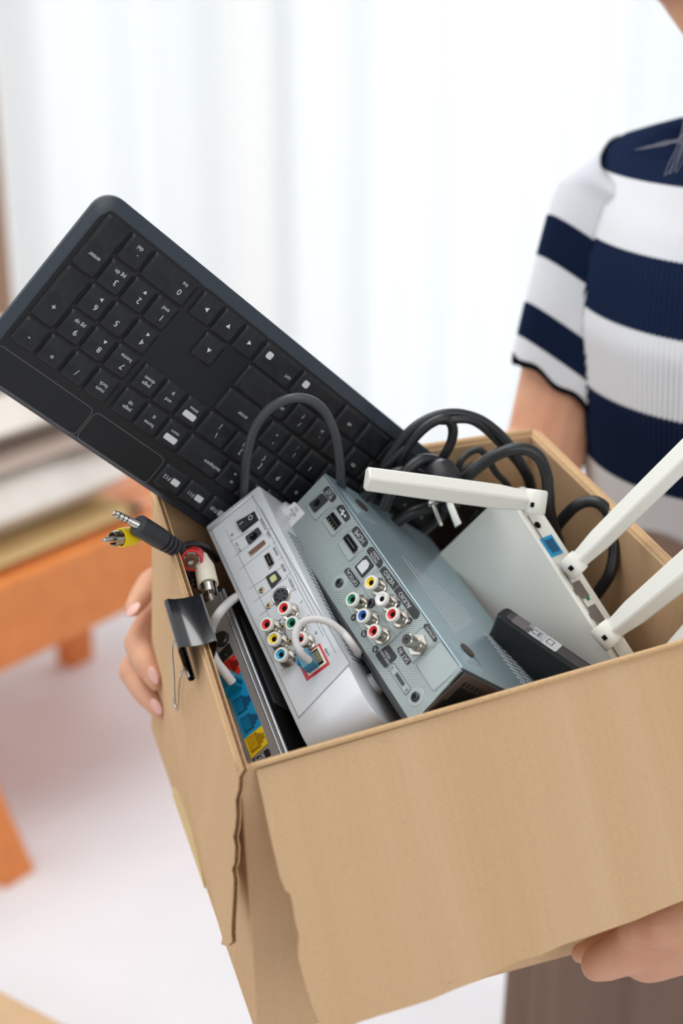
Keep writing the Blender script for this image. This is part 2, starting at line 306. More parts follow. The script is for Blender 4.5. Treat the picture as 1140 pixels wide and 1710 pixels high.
# ------------------------------------------------------------------ wooden armchair behind on the left
def armchair():
    P1 = Vector((-.71, 1.96, 0)); P2 = Vector((-.17, 2.74, 0)); d = (P2-P1).normalized(); q = Vector((-d.y, d.x, 0)); L = (P2-P1).length
    M = Matrix.Translation(P1) @ Matrix((d, q, Vector((0, 0, 1)))).transposed().to_4x4()
    t = thing('bench', M, 'blurred orange wooden bench on splayed legs, cream bedding folded on it', 'bench')
    build('front_rail', MB().box((0, 0, .375), (L, .03, .53)), M_wood, t, bevel=.006)
    build('rear_rail', MB().box((0, .62, .375), (L, .65, .53)), M_wood, t, bevel=.006)
    for x in (0, L-.03): build('side_rail', MB().box((x, .03, .375), (x+.03, .62, .53)), M_wood, t, bevel=.004)
    n = 6
    for i in range(n): build('seat_slat', MB().box((.03, .035+i*.099, .515), (L-.03, .035+i*.099+.088, .535)), M_wood, t, bevel=.004)
    for x, sx in ((.10, .11), (L-.06, 0)):
        for y, sy in ((.035, -.05), (.50, .0)):
            m = MB().prism([(x-.035+sx, y-.025+sy), (x+.035+sx, y-.025+sy), (x+.035+sx, y+.025+sy), (x-.035+sx, y+.025+sy)], 0, .40, top=[(x-.045, y-.03), (x+.045, y-.03), (x+.045, y+.03), (x-.045, y+.03)])
            build('leg', m, M_wood, t, bevel=.004)
    def pad(name, x0, x1, y0, y1, z0, z1, mt, label, cat, grp=None):
        m = MB(); n, k = 16, 10; vs = []; fs = []
        for side in (0, 1):
            for i in range(n+1):
                for j in range(k+1):
                    u, v = i/n, j/k; e = (1-(2*u-1)**6)*(1-(2*v-1)**6); zc = (z0+z1)/2; h = (z1-z0)/2
                    nz = noise.noise(Vector((u*4, v*3, z0*20)))*h*.4
                    vs.append((x0+(x1-x0)*u, y0+(y1-y0)*v, zc + (h*(max(e, 0)**.35)+nz*e)*(1 if side else -1)*(1 if side else 1) if side else zc - h*(max(e, 0)**.35)))
        W = k+1; N = (n+1)*W
        for i in range(n):
            for j in range(k): a = i*W+j; fs.append((a, a+1, a+W+1, a+W)); fs.append((N+a, N+a+W, N+a+W+1, N+a+1))
        m.add(vs, fs); tt = thing(name, M @ Matrix.Translation((0, 0, z0)), label, cat, grp)
        m.v = [v - Vector((0, 0, z0)) for v in m.v]; build('cover', m, mt, tt, smooth=180)
    pad('seat_mat', .03, L-.30, .03, .62, .536, .556, M_mustard, 'thin mustard mat showing along the bench edge under the bedding', 'mat')
    pad('folded_duvet', .02, L-.28, .05, .64, .558, .67, M_cream, 'cream folded bedding, thick lowest layer on the bench', 'bedding')
    pad('folded_throw', .05, L-.26, .09, .66, .672, .692, M_taupe, 'taupe folded throw between the layers of cream bedding', 'throw')
    pad('folded_blanket', .02, L-.24, .12, .70, .694, .78, M_cream, 'cream folded blanket in the middle of the pile on the bench', 'blanket')
    pad('striped_throw', .05, L-.36, .2, .72, .782, .798, M_taupe, 'thin taupe throw near the top of the pile of bedding', 'throw')
    pad('white_pillow', .0, L-.34, .2, .74, .80, .90, M_cream, 'plump pale pillow on top of the pile of bedding', 'pillow')
armchair()
def stool():
    M = Matrix.Translation((-.29, 1.224, 0)) @ Matrix.Rotation(radians(-34), 4, 'Z'); t = thing('side_table', M, 'tan wooden table corner blurred at the bottom left', 'table')
    build('table_top', MB().prism(rrect(-.62, -.5, .20, 0, .03), .40, .43), M_tan, t, bevel=.004)
    for x in (-.58, .16):
        for y in (-.46, -.04): build('leg', MB().prism(rrect(x-.02, y-.02, x+.02, y+.02, .004, 2), 0, .40), M_tan, t)
stool()

# ================================================================== CARDBOARD BOX
cA, cB, cC, cD = at(253, 814, .998), at(400, 1286, .8095), at(1226, 1048, .892), at(890, 722, 1.080)
cA2, cB2 = at(252, 1217, 1.123), at(431, 1738, .935); cC2 = at(1258, 1513, 1.017); cD2 = cD + (cA2-cA)
def cardboard_box():
    c = (cA2+cB2+cC2+cD2)/4; M = Matrix.Translation(c) @ Matrix((bX, bY, bZ)).transposed().to_4x4()
    t = thing('cardboard_box', M, 'open brown corrugated cardboard box full of old electronics, held in both hands', 'box')
    cen = (cA+cB+cC+cD+cA2+cB2+cC2+cD2)/8
    def wall(name, a, b, b2, a2, mt, th=.004, cut=None):
        n = (b-a).cross(a2-a).normalized(); n = n if n.dot(cen-a) > 0 else -n
        P = [a, b, b2, a2]; Q = [p + n*th for p in P]; m = MB(); m.add(P+Q, [(3, 2, 1, 0), (4, 5, 6, 7)] + [(i, (i+1) % 4, 4+(i+1) % 4, 4+i) for i in range(4)])
        return build(name, m, mt, t, world=True, bevel=.0014)
    wall('wall_panel', cB, cC, cC2, cB2, M_kx); wall('wall_panel', cA, cD, cD2, cA2, M_kx)
    wall('wall_panel', cA, cB, cB2, cA2, M_ky, .0025); wall('wall_panel', cD, cC, cC2, cD2, M_ky)
    m = MB(); n = bZ; P = [cA2, cB2, cC2, cD2]; build('bottom_panel', m.slab([p + (cen-p)*.012 for p in P], .004), M_kx, t, world=True)
    # front flap: folded over the rim and standing off at about 45 degrees
    e = (cC-cB).normalized(); down = (-bZ - bY).normalized(); Ff = Frame(cB, cC-cB, e.cross(down) if e.cross(down).dot(-bY) > 0 else -e.cross(down))
    def pl(pts, F): return [F.px(*p) for p in pts]
    edge = [(427, 1286), (440, 1340), (452, 1398), (462, 1440), (468, 1466), (477, 1488), (484, 1492), (489, 1512), (493, 1539), (499, 1560), (498, 1599), (508, 1640), (520, 1680), (538, 1722), (560, 1726)]
    bot = [(600, 1707), (640, 1694), (687, 1680), (720, 1669), (760, 1652), (800, 1637), (865, 1605), (900, 1596), (940, 1578), (985, 1563), (1026, 1549), (1060, 1537), (1100, 1520), (1140, 1504), (1220, 1473)]
    poly = pl(edge+bot, Ff) + [Ff.px(1280, 1450), Ff.px(1229, 1049)]
    def flap(name, F, poly, mt, th=.0042):
        o = None; ar = sum(poly[i-1][0]*p[1]-p[0]*poly[i-1][1] for i, p in enumerate(poly)); poly = poly if ar > 0 else poly[::-1]
        m = MB(); m.prism(poly, -th*.18, 0, 0); m.prism(inset(poly, .0006), -th*.82, -th*.18, 1); m.prism(poly, -th, -th*.82, 0)
        m.v = [F.M @ v for v in m.v]; return build(name, m, [mt, M_core], t, world=True, smooth=0)
    flap('front_flap', Ff, poly, M_kx)
    # soft pressed crease across the front flap: two shallow ridges
    m = MB()
    for a, b, wd in (((648, 1240), (748, 1640), .0035), ((640, 1238), (736, 1640), .002)):
        p, q = Vector(Ff.px(*a)), Vector(Ff.px(*b)); nn = Vector((-(q-p).y, (q-p).x)).normalized()*wd; K = 12; vs = []
        for i in range(K+1):
            r = p.lerp(q, i/K) + nn*.25*sin(i*1.3); vs += [(*(r-nn), .00002), (*r, .0004), (*(r+nn), .00002)]
        m.add(vs, [(3*i+j, 3*i+j+1, 3*i+4+j, 3*i+3+j) for i in range(K) for j in (0, 1)])
    m.v = [Ff.M @ v for v in m.v]; build('pressed_crease', m, M_kx, t, world=True, smooth=180, label='soft vertical crease in the front flap')
    # side flap hanging almost flat over the left wall
    e2 = (cB-cA).normalized(); dn = (-bZ*1.0 - bX*.14).normalized(); nn = e2.cross(dn); nn = nn if nn.dot(-bX) > 0 else -nn
    Fs = Frame(cB - bX*.0008, cA-cB, nn)
    torn = [(405, 1286), (398, 1298), (397, 1318), (392, 1336), (393, 1362), (391, 1384), (388, 1398), (391, 1415), (390, 1440), (386, 1452), (389, 1470), (388, 1500), (386, 1530), (385, 1556), (386, 1574), (377, 1580), (369, 1577), (371, 1566)]
    poly = pl(torn + [(346, 1462), (316, 1336), (254, 1062)], Fs) + [Fs.px(257, 816)]
    flap('side_flap', Fs, poly, M_ky, .0036)
    # rounded folds along both hinges
    for a, b, nm, lo in ((cB, cC, 'hinge_fold', bX*.002), (cA, cB, 'hinge_fold', Vector((0, 0, 0)))):
        k = 24; pts = [a.lerp(b, i/k) + bZ*(.0005+.0006*sin(i*2.1)*(i % 3 == 0)) for i in range(k+1)]
        build(nm, MB().tube([p + lo*(1 if i == 0 else 0) for i, p in enumerate(pts)], .0019, 8, 0), M_fold, t, world=True, smooth=180, label='pale worn fold along the rim')
    # back and right flaps folded down outside
    for a, b, o in ((cA, cD, bY), (cD, cC, bX)):
        dn = (-bZ + o*.10).normalized(); a1 = a + o*.002; b1 = b + o*.002; i1 = (b1-a1)*.02
        build('rear_flap', MB().slab([a1, b1, b1 - i1 + dn*.10, a1 + i1 + dn*.10], .0035), M_kx, t, world=True)
        build('hinge_fold', MB().tube([a, b], .0028, 8, 0), M_fold, t, world=True, smooth=180)
    # tape strip on the left wall
    nw = (cB-cA).cross(cA2-cA).normalized(); nw = nw if nw.dot(-bX) > 0 else -nw; Fw = Frame(cB2, cA2-cB2, nw)
    def wp(tt, ss, o): return cA2.lerp(cB2, tt).lerp(cA.lerp(cB, tt), ss) + nw*o
    tq = [(.25, .004), (.56, .004), (.54, .04), (.45, .10), (.30, .10), (.25, .05)]; m = MB().add([wp(a, b, .0003) for a, b in tq] + [wp(a, b, .0012) for a, b in tq], [tuple(range(6)), tuple(range(11, 5, -1))] + [(k, (k+1) % 6, 6+(k+1) % 6, 6+k) for k in range(6)])
    build('tape_strip', m, M_tape, t, world=True, smooth=0, label='yellowish tape strip on the left side of the box')
cardboard_box()

# ================================================================== KEYBOARD
U = .019
def keyboard():
    Rk = Matrix(((-.6558795, -.6410375, .3986138), (-.4832708, .7622376, .4306311), (-.5798891, .0898037, -.8097308)))
    k = 1.030; o = CAMLOC + cdir(Vector((-.136563, -.16567, .847433))*k); F = Frame(o, cdir(Rk.col[0]), cdir(Rk.col[2])); u = U*k; vy = u*1.0267
    t = thing('computer_keyboard', F, 'black full-size wireless keyboard lying upside down across the box, number pad sticking out', 'keyboard')
    X0, X1, Y0, Y1 = -21.95*u, .98*u, -1.0*vy, 6.02*vy
    out = rrect(X0, Y0, X1, Y1, .014, 7); inn = rrect(X0+.006, Y0+.009, X1-.006, Y1-.003, .009, 7)
    m = MB(); m.prism(rrect(X0+.003, Y0+.003, X1-.003, Y1-.003, .012, 7), -.017, -.009, top=out); n = len(out)
    m.prism(out, -.009, -.0055); m.prism(out, -.0055, -.0022, top=inn)
    build('shell', m, M_kb, t, smooth=50)
    build('deck', MB().prism(inset(inn, .0006), -.0024, -.0019), M_kbdeck, t, smooth=0)
    wells = [(-3.55, -.55, .53, 4.53), (-6.70, -.55, -3.67, .5), (-5.72, .5, -4.64, 1.52), (-6.70, 2.47, -3.67, 4.53), (-21.62, -.55, -6.68, 4.53), (-21.62, 4.72, -6.68, 5.78)]
    m = MB()
    for i, (a, b, c, d) in enumerate(wells): m.prism(rrect(a*u, b*vy, c*u, d*vy, .003, 3), -.0019, -.00175 + i*.00001)
    build('key_well', m, M_well, t, smooth=0, label='black gaps around the keys')
    m = MB()
    for a, c in ((-3.38, .62), (-6.62, -3.45)): lines(m, rrect(a*u, 4.80*vy, c*u, 5.88*vy, .004, 4), .0003, -.0017, True)
    build('strip_outline', m, M_line, t, smooth=0, label='two worn outlined empty strips above the number pad')
    keys = []
    def K(x, y, wd, h, top, bot='', pill=False): keys.append((x, y, wd, h, top, bot, pill))
    K(0, .5, 1, 2, 'enter'); K(0, 2.5, 1, 2, '+'); K(0, 4, 1, 1, '-'); K(-2.5, 0, 2, 1, '0', 'ins'); K(-1, 0, 1, 1, '.', 'del')
    for i, (a, b) in enumerate((('3', 'pg dn'), ('2', '\u25bc'), ('1', 'end'))): K(-1-i, 1, 1, 1, a, b)
    for i, (a, b) in enumerate((('6', '\u25b6'), ('5', ''), ('4', '\u25c0'))): K(-1-i, 2, 1, 1, a, b)
    for i, (a, b) in enumerate((('9', 'pg up'), ('8', '\u25b2'), ('7', 'home'))): K(-1-i, 3, 1, 1, a, b)
    for i, a in enumerate(('*', '/')): K(-1-i, 4, 1, 1, a)
    K(-3, 4, 1, 1, 'num', 'lock')
    nx = -4.182
    for i, a in enumerate(('\u25b6', '\u25bc', '\u25c0')): K(nx-i, 0, 1, 1, a)
    K(nx-1, 1, 1, 1, '\u25b2'); K(nx, 3, 1, 1, 'page', 'down'); K(nx-1, 3, 1, 1, 'end', '\u00bb'); K(nx-2, 3, 1, 1, 'delete', '', True)
    K(nx, 4, 1, 1, 'page', 'up'); K(nx-1, 4, 1, 1, 'home', '\u00ab'); K(nx-2, 4, 1, 1, 'insert', '', True)
    xr = -6.70
    def row(y, items, h=1):
        x = xr
        for wd, a, b, p in items: K(x-wd/2, y, wd, h, a, b, p); x -= wd
    row(4, [(1.85, 'backspace', '', 0)] + [(1, a, b, 0) for a, b in (('=', '+'), ('-', '_'), ('0', ')'), ('9', '('), ('8', '*'), ('7', '&'), ('6', '^'), ('5', '%'), ('4', '$'), ('3', '#'), ('2', '@'), ('1', '!'), ('`', '~'))])
    row(3, [(1.35, '\\', '|', 0)] + [(1, a, b, 0) for a, b in ((']', '}'), ('[', '{'), ('p', ''), ('o', ''), ('i', ''), ('u', ''), ('y', ''), ('t', ''), ('r', ''), ('e', ''), ('w', ''), ('q', ''))] + [(1.5, 'tab', '', 0)])
    row(2, [(2.15, 'enter', '', 0)] + [(1, a, b, 0) for a, b in (("'", '"'), (';', ':'), ('l', ''), ('k', ''), ('j', ''), ('h', ''), ('g', ''), ('f', ''), ('d', ''), ('s', ''), ('a', ''))] + [(1.7, 'caps lock', '', 0)])
    row(1, [(2.5, 'shift', '', 0)] + [(1, a, b, 0) for a, b in (('/', '?'), ('.', '>'), (',', '<'), ('m', ''), ('n', ''), ('b', ''), ('v', ''), ('c', ''), ('x', ''), ('z', ''))] + [(2.35, 'shift', '', 0)])
    row(0, [(1.85, 'ctrl', '', 2), (2.25, '', '', 2), (1.25, 'alt', '', 0), (1.25, '', '', 0), (4.0, '', '', 0), (1.25, 'alt', '', 0), (1.25, '', '', 2), (1.77, 'ctrl', '', 0)])
    row(5.25, [(14.85/13, 'F%d' % (12-i) if i < 12 else 'esc', '', 3 if i < 12 else 0) for i in range(13)], .92)
    meshes = {}
    for x, y, wd, h, a, b, p in keys:
        key = (round(wd, 3), h)
        if key not in meshes:
            hw, hh = wd*u/2-.0007, h*vy/2-.0007; m = MB(); o1 = rrect(-hw, -hh, hw, hh, .0016, 3); o2 = rrect(-hw+.0012, -hh+.0014, hw-.0012, hh-.0008, .0018, 3); o3 = rrect(-hw+.0019, -hh+.0021, hw-.0019, hh-.0015, .0014, 3); o4 = rrect(-hw+.0036, -hh+.0038, hw-.0036, hh-.0032, .0010, 3)
            n = len(o1); rings = [(o1, -.0022), (o1, -.0009), (o2, -.0001), (o3, .0002), (o4, .00005)]; vs = [(px, py, z) for r, z in rings for px, py in r]
            fs = [(i*n+j, i*n+(j+1) % n, (i+1)*n+(j+1) % n, (i+1)*n+j) for i in range(4) for j in range(n)] + [tuple(range(4*n, 5*n))]; m.add(vs, fs)
            ob = build('key', m, M_key, t, smooth=60); meshes[key] = ob
        else:
            ob = meshes[key].copy(); C.objects.link(ob); ob.parent = t
        ob.location = (x*u, y*vy, 0)
        lg = MB(); hw, hh = wd*u/2, h*vy/2
        z = .00032; s1 = .0046
        if p is True:
            lg.prism(rrect(-.0052, .0002, .0052, .0046, .001, 2), .0002, z); text(lg, a, 0, -.0026, .0030, z)
        elif p == 2:
            if a: text(lg, a, -hw+.0068 if wd > 1.3 else 0, .002, .0036, z)
            lg.prism(rrect(hw-.0105 if wd > 1.3 else -.002, -.0045, hw-.0055 if wd > 1.3 else .002, .0005, .0012, 2), .0002, z)
        elif p == 3:
            lg.prism(rrect(-.0062, -.0022, .0002, .0022, .0008, 2), .0002, z); text(lg, a, .0045, 0, .0042, z)
        elif len(a) > 1 and a not in ('enter', 'num', 'page', 'home', 'end'):
            text(lg, a, 0 if wd < 1.3 else -hw + .0085, .001, .0036, z)
        elif a in ('num', 'page'): text(lg, a, 0, .0028, .0038, z); text(lg, b, 0, -.0012, .0038, z)
        elif a == 'enter': text(lg, a, 0, (hh-.0125 if h > 1.5 else .001), .0040, z)
        elif a in ('home', 'end') and b: text(lg, a, 0, .0025, .0036, z); text(lg, b, 0, -.0028, .005, z)
        elif a in '\u25b2\u25bc\u25c0\u25b6' and a:
            r = {'\u25b2': 0, '\u25bc': pi, '\u25c0': pi/2, '\u25b6': -pi/2}[a]; lg.add([(.0019*sin(q+r)*-1, .0019*cos(q+r), z) for q in (0, 2*pi/3, 4*pi/3)], [(0, 1, 2)])
        elif a:
            top = y < 4 and x > -3.6
            if h > 1.5: text(lg, a, 0, hh-.013, .0062, z)
            else: text(lg, a, (-.002 if b else 0) if wd < 1.6 else -.010+.012*0, .0022, .0058 if x > -3.6 else .005, z)
            if b in ('\u25b2', '\u25bc', '\u25c0', '\u25b6'):
                r = {'\u25b2': 0, '\u25bc': pi, '\u25c0': pi/2, '\u25b6': -pi/2}[b]; lg.add([(-.002-.0015*sin(q+r), -.0040+.0015*cos(q+r), z) for q in (0, 2*pi/3, 4*pi/3)], [(0, 1, 2)])
            elif b: text(lg, b, -.0005 if wd < 1.6 else -.010, -.0038, .0038 if len(b) > 1 else .0045, z)
        if lg.f: build('key_legend', lg, M_leg, ob, smooth=0)
    return F
keyboard()

# ================================================================== shared connector pieces
def quad(F, pts, d=0):
    q = [F.px(*p) for p in pts]; ar = sum(q[i-1][0]*p[1]-p[0]*q[i-1][1] for i, p in enumerate(q)); return q if ar > 0 else q[::-1]
def rectpx(F, pts, r=.0006):      # best upright rounded rectangle through measured corners
    q = [F.px(*p) for p in pts]; xs = sorted(p[0] for p in q); ys = sorted(p[1] for p in q)
    x0, x1, y0, y1 = (xs[0]+xs[1])/2, (xs[2]+xs[3])/2, (ys[0]+ys[1])/2, (ys[2]+ys[3])/2
    r = min(r, (x1-x0)*.45, (y1-y0)*.45); return rrect(x0, y0, x1, y1, r, 3), (x0, y0, x1, y1)
def rca(F, t, px, colour, name='rca_socket', R=.0049, H=.0105, z0=.0003, capmat=None):
    x, y = F.px(*px); c = (x, y, 0); s = R/.0049
    o = build(name, MB().lathe([(.0062*s, z0), (.0062*s, z0+.0009), (.0056*s, z0+.0016), (.0040*s, z0+.0017), (.0040*s, H-.0022), (.0042*s, H-.0022)], c, 22), M_chrome, t, smooth=40)
    build('ring', MB().lathe([(.0049*s, H-.0024), (.0049*s, H-.0004), (.0046*s, H), (.0034*s, H), (.0034*s, H-.002)], c, 22, cap=False), capmat or M_rim, o, smooth=40)
    build('insulator', MB().lathe([(.0035*s, H-.0001), (.0018*s, H-.0012)], c, 20, cap=False).lathe([(.0042*s, H-.0022), (.0035*s, H-.0001)], c, 20, cap=False), colour, o, label='coloured insulator ring')
    build('contact_hole', MB().lathe([(.0018*s, H-.0012), (.0018*s, H-.0016)], c, 14), M_hole, o)
    return o
def screw(F, t, px, mt, r=.0028, z=0):
    x, y = F.px(*px); m = MB().lathe([(r, z), (r, z+.0006), (r*.7, z+.0012)], (x, y, 0), 18); m.add([], [])
    o = build('screw', m, mt, t)
    s = MB().box((x-r*.55, y-r*.14, z+.0012), (x+r*.55, y+r*.14, z+.00125)).box((x-r*.14, y-r*.55, z+.0012), (x+r*.14, y+r*.55, z+.00126)); build('cross_slot', s, M_hole, o, smooth=0)
def plate(F, t, name, pts, z, mt, r=.0006, z0=-.0005, **kw):
    p, b = rectpx(F, pts, r); q = [Vector(v) for v in quad(F, pts)]; c = []
    for i in range(4):
        a, v, d = q[i-1], q[i], q[(i+1) % 4]; e = min(r, (a-v).length*.4, (d-v).length*.4); c += [tuple(v+(a-v).normalized()*e), tuple(v+(a-v).normalized()*e*.3+(d-v).normalized()*e*.3), tuple(v+(d-v).normalized()*e)]
    build(name, MB().prism(c, z0, z), mt, t, smooth=0, **kw); return b
def rj45(mb, x, y, wd, h, z, mi, mi2, flip=1):   # stepped jack opening with eight contacts
    def r(a, b, c, d, zz): mb.prism([(x+a*wd, y+b*h*flip), (x+c*wd, y+b*h*flip), (x+c*wd, y+d*h*flip), (x+a*wd, y+d*h*flip)][::flip], zz-.0001, zz, mi)
    r(-.5, -.5, .5, .15, z); r(-.33, .15, .33, .32, z+.00001); r(-.2, .32, .2, .5, z+.00002)
    for k in range(8):
        a = -.36+k*.1; mb.prism([(x+a*wd, y-.48*h*flip), (x+(a+.04)*wd, y-.48*h*flip), (x+(a+.04)*wd, y+.0*h*flip), (x+a*wd, y+.0*h*flip)][::flip], z, z+.0004, mi2)

# ================================================================== RECEIVER (right of the two)
FB = frame_px((770, 1118), .846, (-.61, -.36, -.705), (540, 793))
def receiver():
    F = FB; t = thing('satellite_receiver', F, 'grey-green satellite receiver with HDMI and SAT IN sockets and a steel blue underside', 'receiver')
    q = [F.px(*p) for p in ((770, 1118), (540, 793), (468, 870), (688, 1210))]; W = q[1][0]; H = (q[2][1]+q[3][1])/2; D = .128
    face = [q[0], (q[1][0], q[1][1]), q[2], q[3]]
    build('rear_plate', MB().prism(face, -.002, 0), M_dots, t, smooth=0)
    s = [(-.003, -.0004), (W+.0006, -.0004), (q[2][0]+.0012, q[2][1]+.003), (q[3][0]-.002, q[3][1]+.004)]
    build('top_cover', MB().prism(s, -D, -.0022).prism([q[3], (q[2][0], q[2][1]), (q[2][0]+.0012, q[2][1]+.003), (q[3][0]-.002, q[3][1]+.004)], -.0021, .0012), M_blackpl, t, bevel=.0008)
    build('underside', MB().box((.0005, -.0016, -D), (W, -.0004, .0002)), M_lid, t, bevel=.0003)
    # ventilated dark end panel: real honeycomb of openings
    m = MB(); x = -.0034; z0 = -.004; ye0, ye1 = -.0005, q[3][1]+.0035
    m.box((x-.0005, ye0, -D), (x, ye0+.004, 0)); m.box((x-.0005, ye1-.003, -D), (x, ye1, 0)); m.box((x-.0005, ye0+.004, -.006), (x, ye1-.003, 0))
    cy, cz = .0056, .0044; ny = int((ye1-ye0-.007)/cy); nz = 17
    for j in range(nz):
        for i in range(ny):
            yc = ye0+.004+(i+.5)*(ye1-ye0-.007)/ny; hy = (ye1-ye0-.007)/ny/2; zc = -.006-(j+.5)*cz; hz = cz/2; sh = 0
            o8 = [(hy, 0), (hy, hz), (0, hz), (-hy, hz), (-hy, 0), (-hy, -hz), (0, -hz), (hy, -hz)]; i8 = [(hy*.72*cos(a*pi/4), hz*.72*sin(a*pi/4)) for a in range(8)]
            vs = [(x, yc+a, zc+b) for a, b in o8] + [(x, yc+a, zc+b) for a, b in i8] + [(x+.0012, yc+a, zc+b) for a, b in i8]
            m.add(vs, [(k, (k+1) % 8, 8+(k+1) % 8, 8+k) for k in range(8)] + [(8+k, 8+(k+1) % 8, 16+(k+1) % 8, 16+k) for k in range(8)])
    build('vent_panel', m, mat('vent_brown', srgb(70, 60, 54), .45), t, smooth=0, label='dark brown end panel pierced by rows of vent holes')
    # feet and details on the underside
    m = MB()
    for k in range(9): zz = -.030-.006*k; m.add([(.045+.004*k, -.0017, zz), (.125-.003*k, -.0017, zz-.004), (.125-.003*k, -.0017, zz-.0052), (.045+.004*k, -.0017, zz-.0016)], [(0, 1, 2, 3)])
    build('underside_sheen', m, M_silver, t, smooth=0, label='pale streaks on the underside, reflections put in as colour')  # pale strips paint the stripe reflections of the lid
    build('vent_hole_shade', MB().box((-.0031, .003, -D+.004), (-.0028, ye1-.002, -.005)), M_hole, t, smooth=0)  # added black sheet, stands in for the shade inside the vent holes
    for a, zz in ((W-.028, -.018), (.022, -.020)):
        mm = MB(); mm.add([(a-.013, -.0016, zz+.010), (a+.013, -.0016, zz+.010), (a+.010, -.0034, zz+.006), (a-.010, -.0034, zz+.006), (a-.013, -.0016, zz-.012), (a+.013, -.0016, zz-.012), (a+.010, -.0034, zz-.009), (a-.010, -.0034, zz-.009)], [(0, 1, 2, 3), (3, 2, 6, 7), (7, 6, 5, 4), (0, 3, 7, 4), (1, 5, 6, 2)])
        f = build('foot', mm, M_lid, t); build('rubber_pad', MB().lathe([(.0055, -.001), (.0055, .0012)], (a, -.0034, zz-.001), 18, (0, -1, 0)), M_brownpl, f)
    m = MB()
    for k in range(16): m.box((.006+k*.0042, -.0017, -.098), (.0076+k*.0042, -.0016, -.088)); m.box((.012+k*.0042, -.0017, -.112), (.0136+k*.0042, -.0016, -.102))
    build('vent_slots', m, M_silver2, t, smooth=0, label='slanting rows of slots in the underside')
    # sockets and labels
    plain = lambda nm, pts, r=.001, z=.0002: plate(F, t, nm, pts, z, M_steel, r)
    plain('socket_field', ((510, 846), (538, 820), (558, 842), (525, 868))); plain('socket_field', ((536, 868), (560, 849), (580, 876), (554, 895)))
    plain('socket_field', ((562, 905), (588, 887), (609, 917), (581, 937))); plain('socket_field', ((587, 948), (612, 924), (634, 952), (606, 974)))
    plain('socket_field', ((571, 1003), (635, 953), (692, 1038), (630, 1090)), .003); plain('socket_field', ((668, 1084), (706, 1048), (728, 1074), (690, 1104)))
    plain('blank_field', ((694, 1108), (736, 1072), (770, 1116), (722, 1154)))
    st = plate(F, t, 'barcode_sticker', ((467, 857), (492, 838), (509, 857), (485, 882)), .0003, M_wht, .0006)
    m = MB(); x0, y0, x1, y1 = st
    for i in range(4): text(m, ('|||||||', '000148', '|||||', '2316')[i], (x0+x1)/2, y0+(y1-y0)*(.2+.2*i), .0028, .0004)
    build('sticker_print', m, M_print, t, smooth=0)
    # power jack
    b = plate(F, t, 'power_jack', ((517, 843), (539, 824), (549, 835), (526, 857)), .0012, M_label, .0008); x, y = F.px(531, 841)
    build('jack_hole', MB().lathe([(.0026, .0012), (.0026, .0014)], (x, y, 0), 16), M_hole, t); build('centre_pin', MB().lathe([(.0007, .0012), (.0007, .003)], (x, y, 0), 8), M_chrome, t)
    # usb
    b = plate(F, t, 'usb_socket', ((545, 866), (557, 855), (572, 875), (560, 887)), .0009, M_chrome, .0004); x0, y0, x1, y1 = b
    build('usb_opening', MB().box((x0+.0005, y0+.0005, .0009), (x1-.0005, y1-.0005, .00102)), M_hole, t, smooth=0)
    m = MB()
    for k in range(4): m.box((x0+.0016+k*(x1-x0-.003)/3.6, y1-.0016, .001), (x0+.0026+k*(x1-x0-.003)/3.6, y1-.0005, .0013))
    build('usb_contacts', m, M_scr, t, smooth=0); build('usb_tongue', MB().box((x0+.001, (y0+y1)/2-.0004, .001), (x1-.001, (y0+y1)/2+.0006, .0012)), M_label, t, smooth=0)
    # hdmi
    p, (x0, y0, x1, y1) = rectpx(F, ((573, 898), (584, 891), (601, 917), (590, 926))); c = .0016
    sh = [(x0+c, y0), (x1-c, y0), (x1, y0+c), (x1, y1), (x0, y1), (x0, y0+c)]
    build('hdmi_socket', MB().prism(sh, 0, .0010), M_chrome, t, smooth=0); build('hdmi_opening', MB().prism(inset(sh, .0006), .001, .0011), M_hole, t, smooth=0); build('hdmi_tongue', MB().box((x0+.0022, (y0+y1)/2-.0006, .0011), (x1-.0022, (y0+y1)/2+.0004, .0014)), M_print, t, smooth=0)
    # optical
    p, (x0, y0, x1, y1) = rectpx(F, ((592, 947), (613, 929), (626, 945), (605, 964))); build('optical_socket', MB().prism(p, 0, .0012), M_label, t, smooth=0)
    w_, h_ = x1-x0, y1-y0; build('optical_shutter', MB().prism([(x0+w_*.14, y0+h_*.36), (x0+w_*.3, y0+h_*.14), (x1-w_*.3, y0+h_*.14), (x1-w_*.14, y0+h_*.36), (x1-w_*.14, y1-h_*.14), (x0+w_*.14, y1-h_*.14)], .0012, .0014), M_silver2, t, smooth=0)
    # black printed labels
    def lab(pts, txt, size, two=None, r=.002, off=0):
        x0, y0, x1, y1 = plate(F, t, 'printed_label', pts, .00035, M_label, r); m = MB(); cx, cy = (x0+x1)/2, (y0+y1)/2
        for i, s in enumerate(txt): text(m, s, cx+off, cy + (len(txt)-1)*size*.45 - i*size*.9, size, .00042, bold=.00008)
        build('label_text', m, M_leg, t, smooth=0)
    lab(((538, 819), (548, 810), (563, 830), (554, 841)), ('DC 12V', '\u2296\u2295'), .0026)
    lab(((560, 848), (572, 841), (586, 865), (577, 873)), ('',), .003)
    x, y = F.px(573, 857); m = MB(); m.box((x-.0035, y-.0002, .0004), (x+.003, y+.0002, .00043)); m.lathe([(.0009, .0004), (.0009, .00044)], (x-.0035, y, 0), 10); m.box((x-.001, y, .0004), (x+.001, y+.0018, .00043)); m.box((x, y-.0018, .0004), (x+.0018, y, .00043)); m.add([(x+.003, y-.0009, .00043), (x+.0045, y, .00043), (x+.003, y+.0009, .00043)], [(0, 1, 2)])
    build('usb_trident', m, M_leg, t, smooth=0)
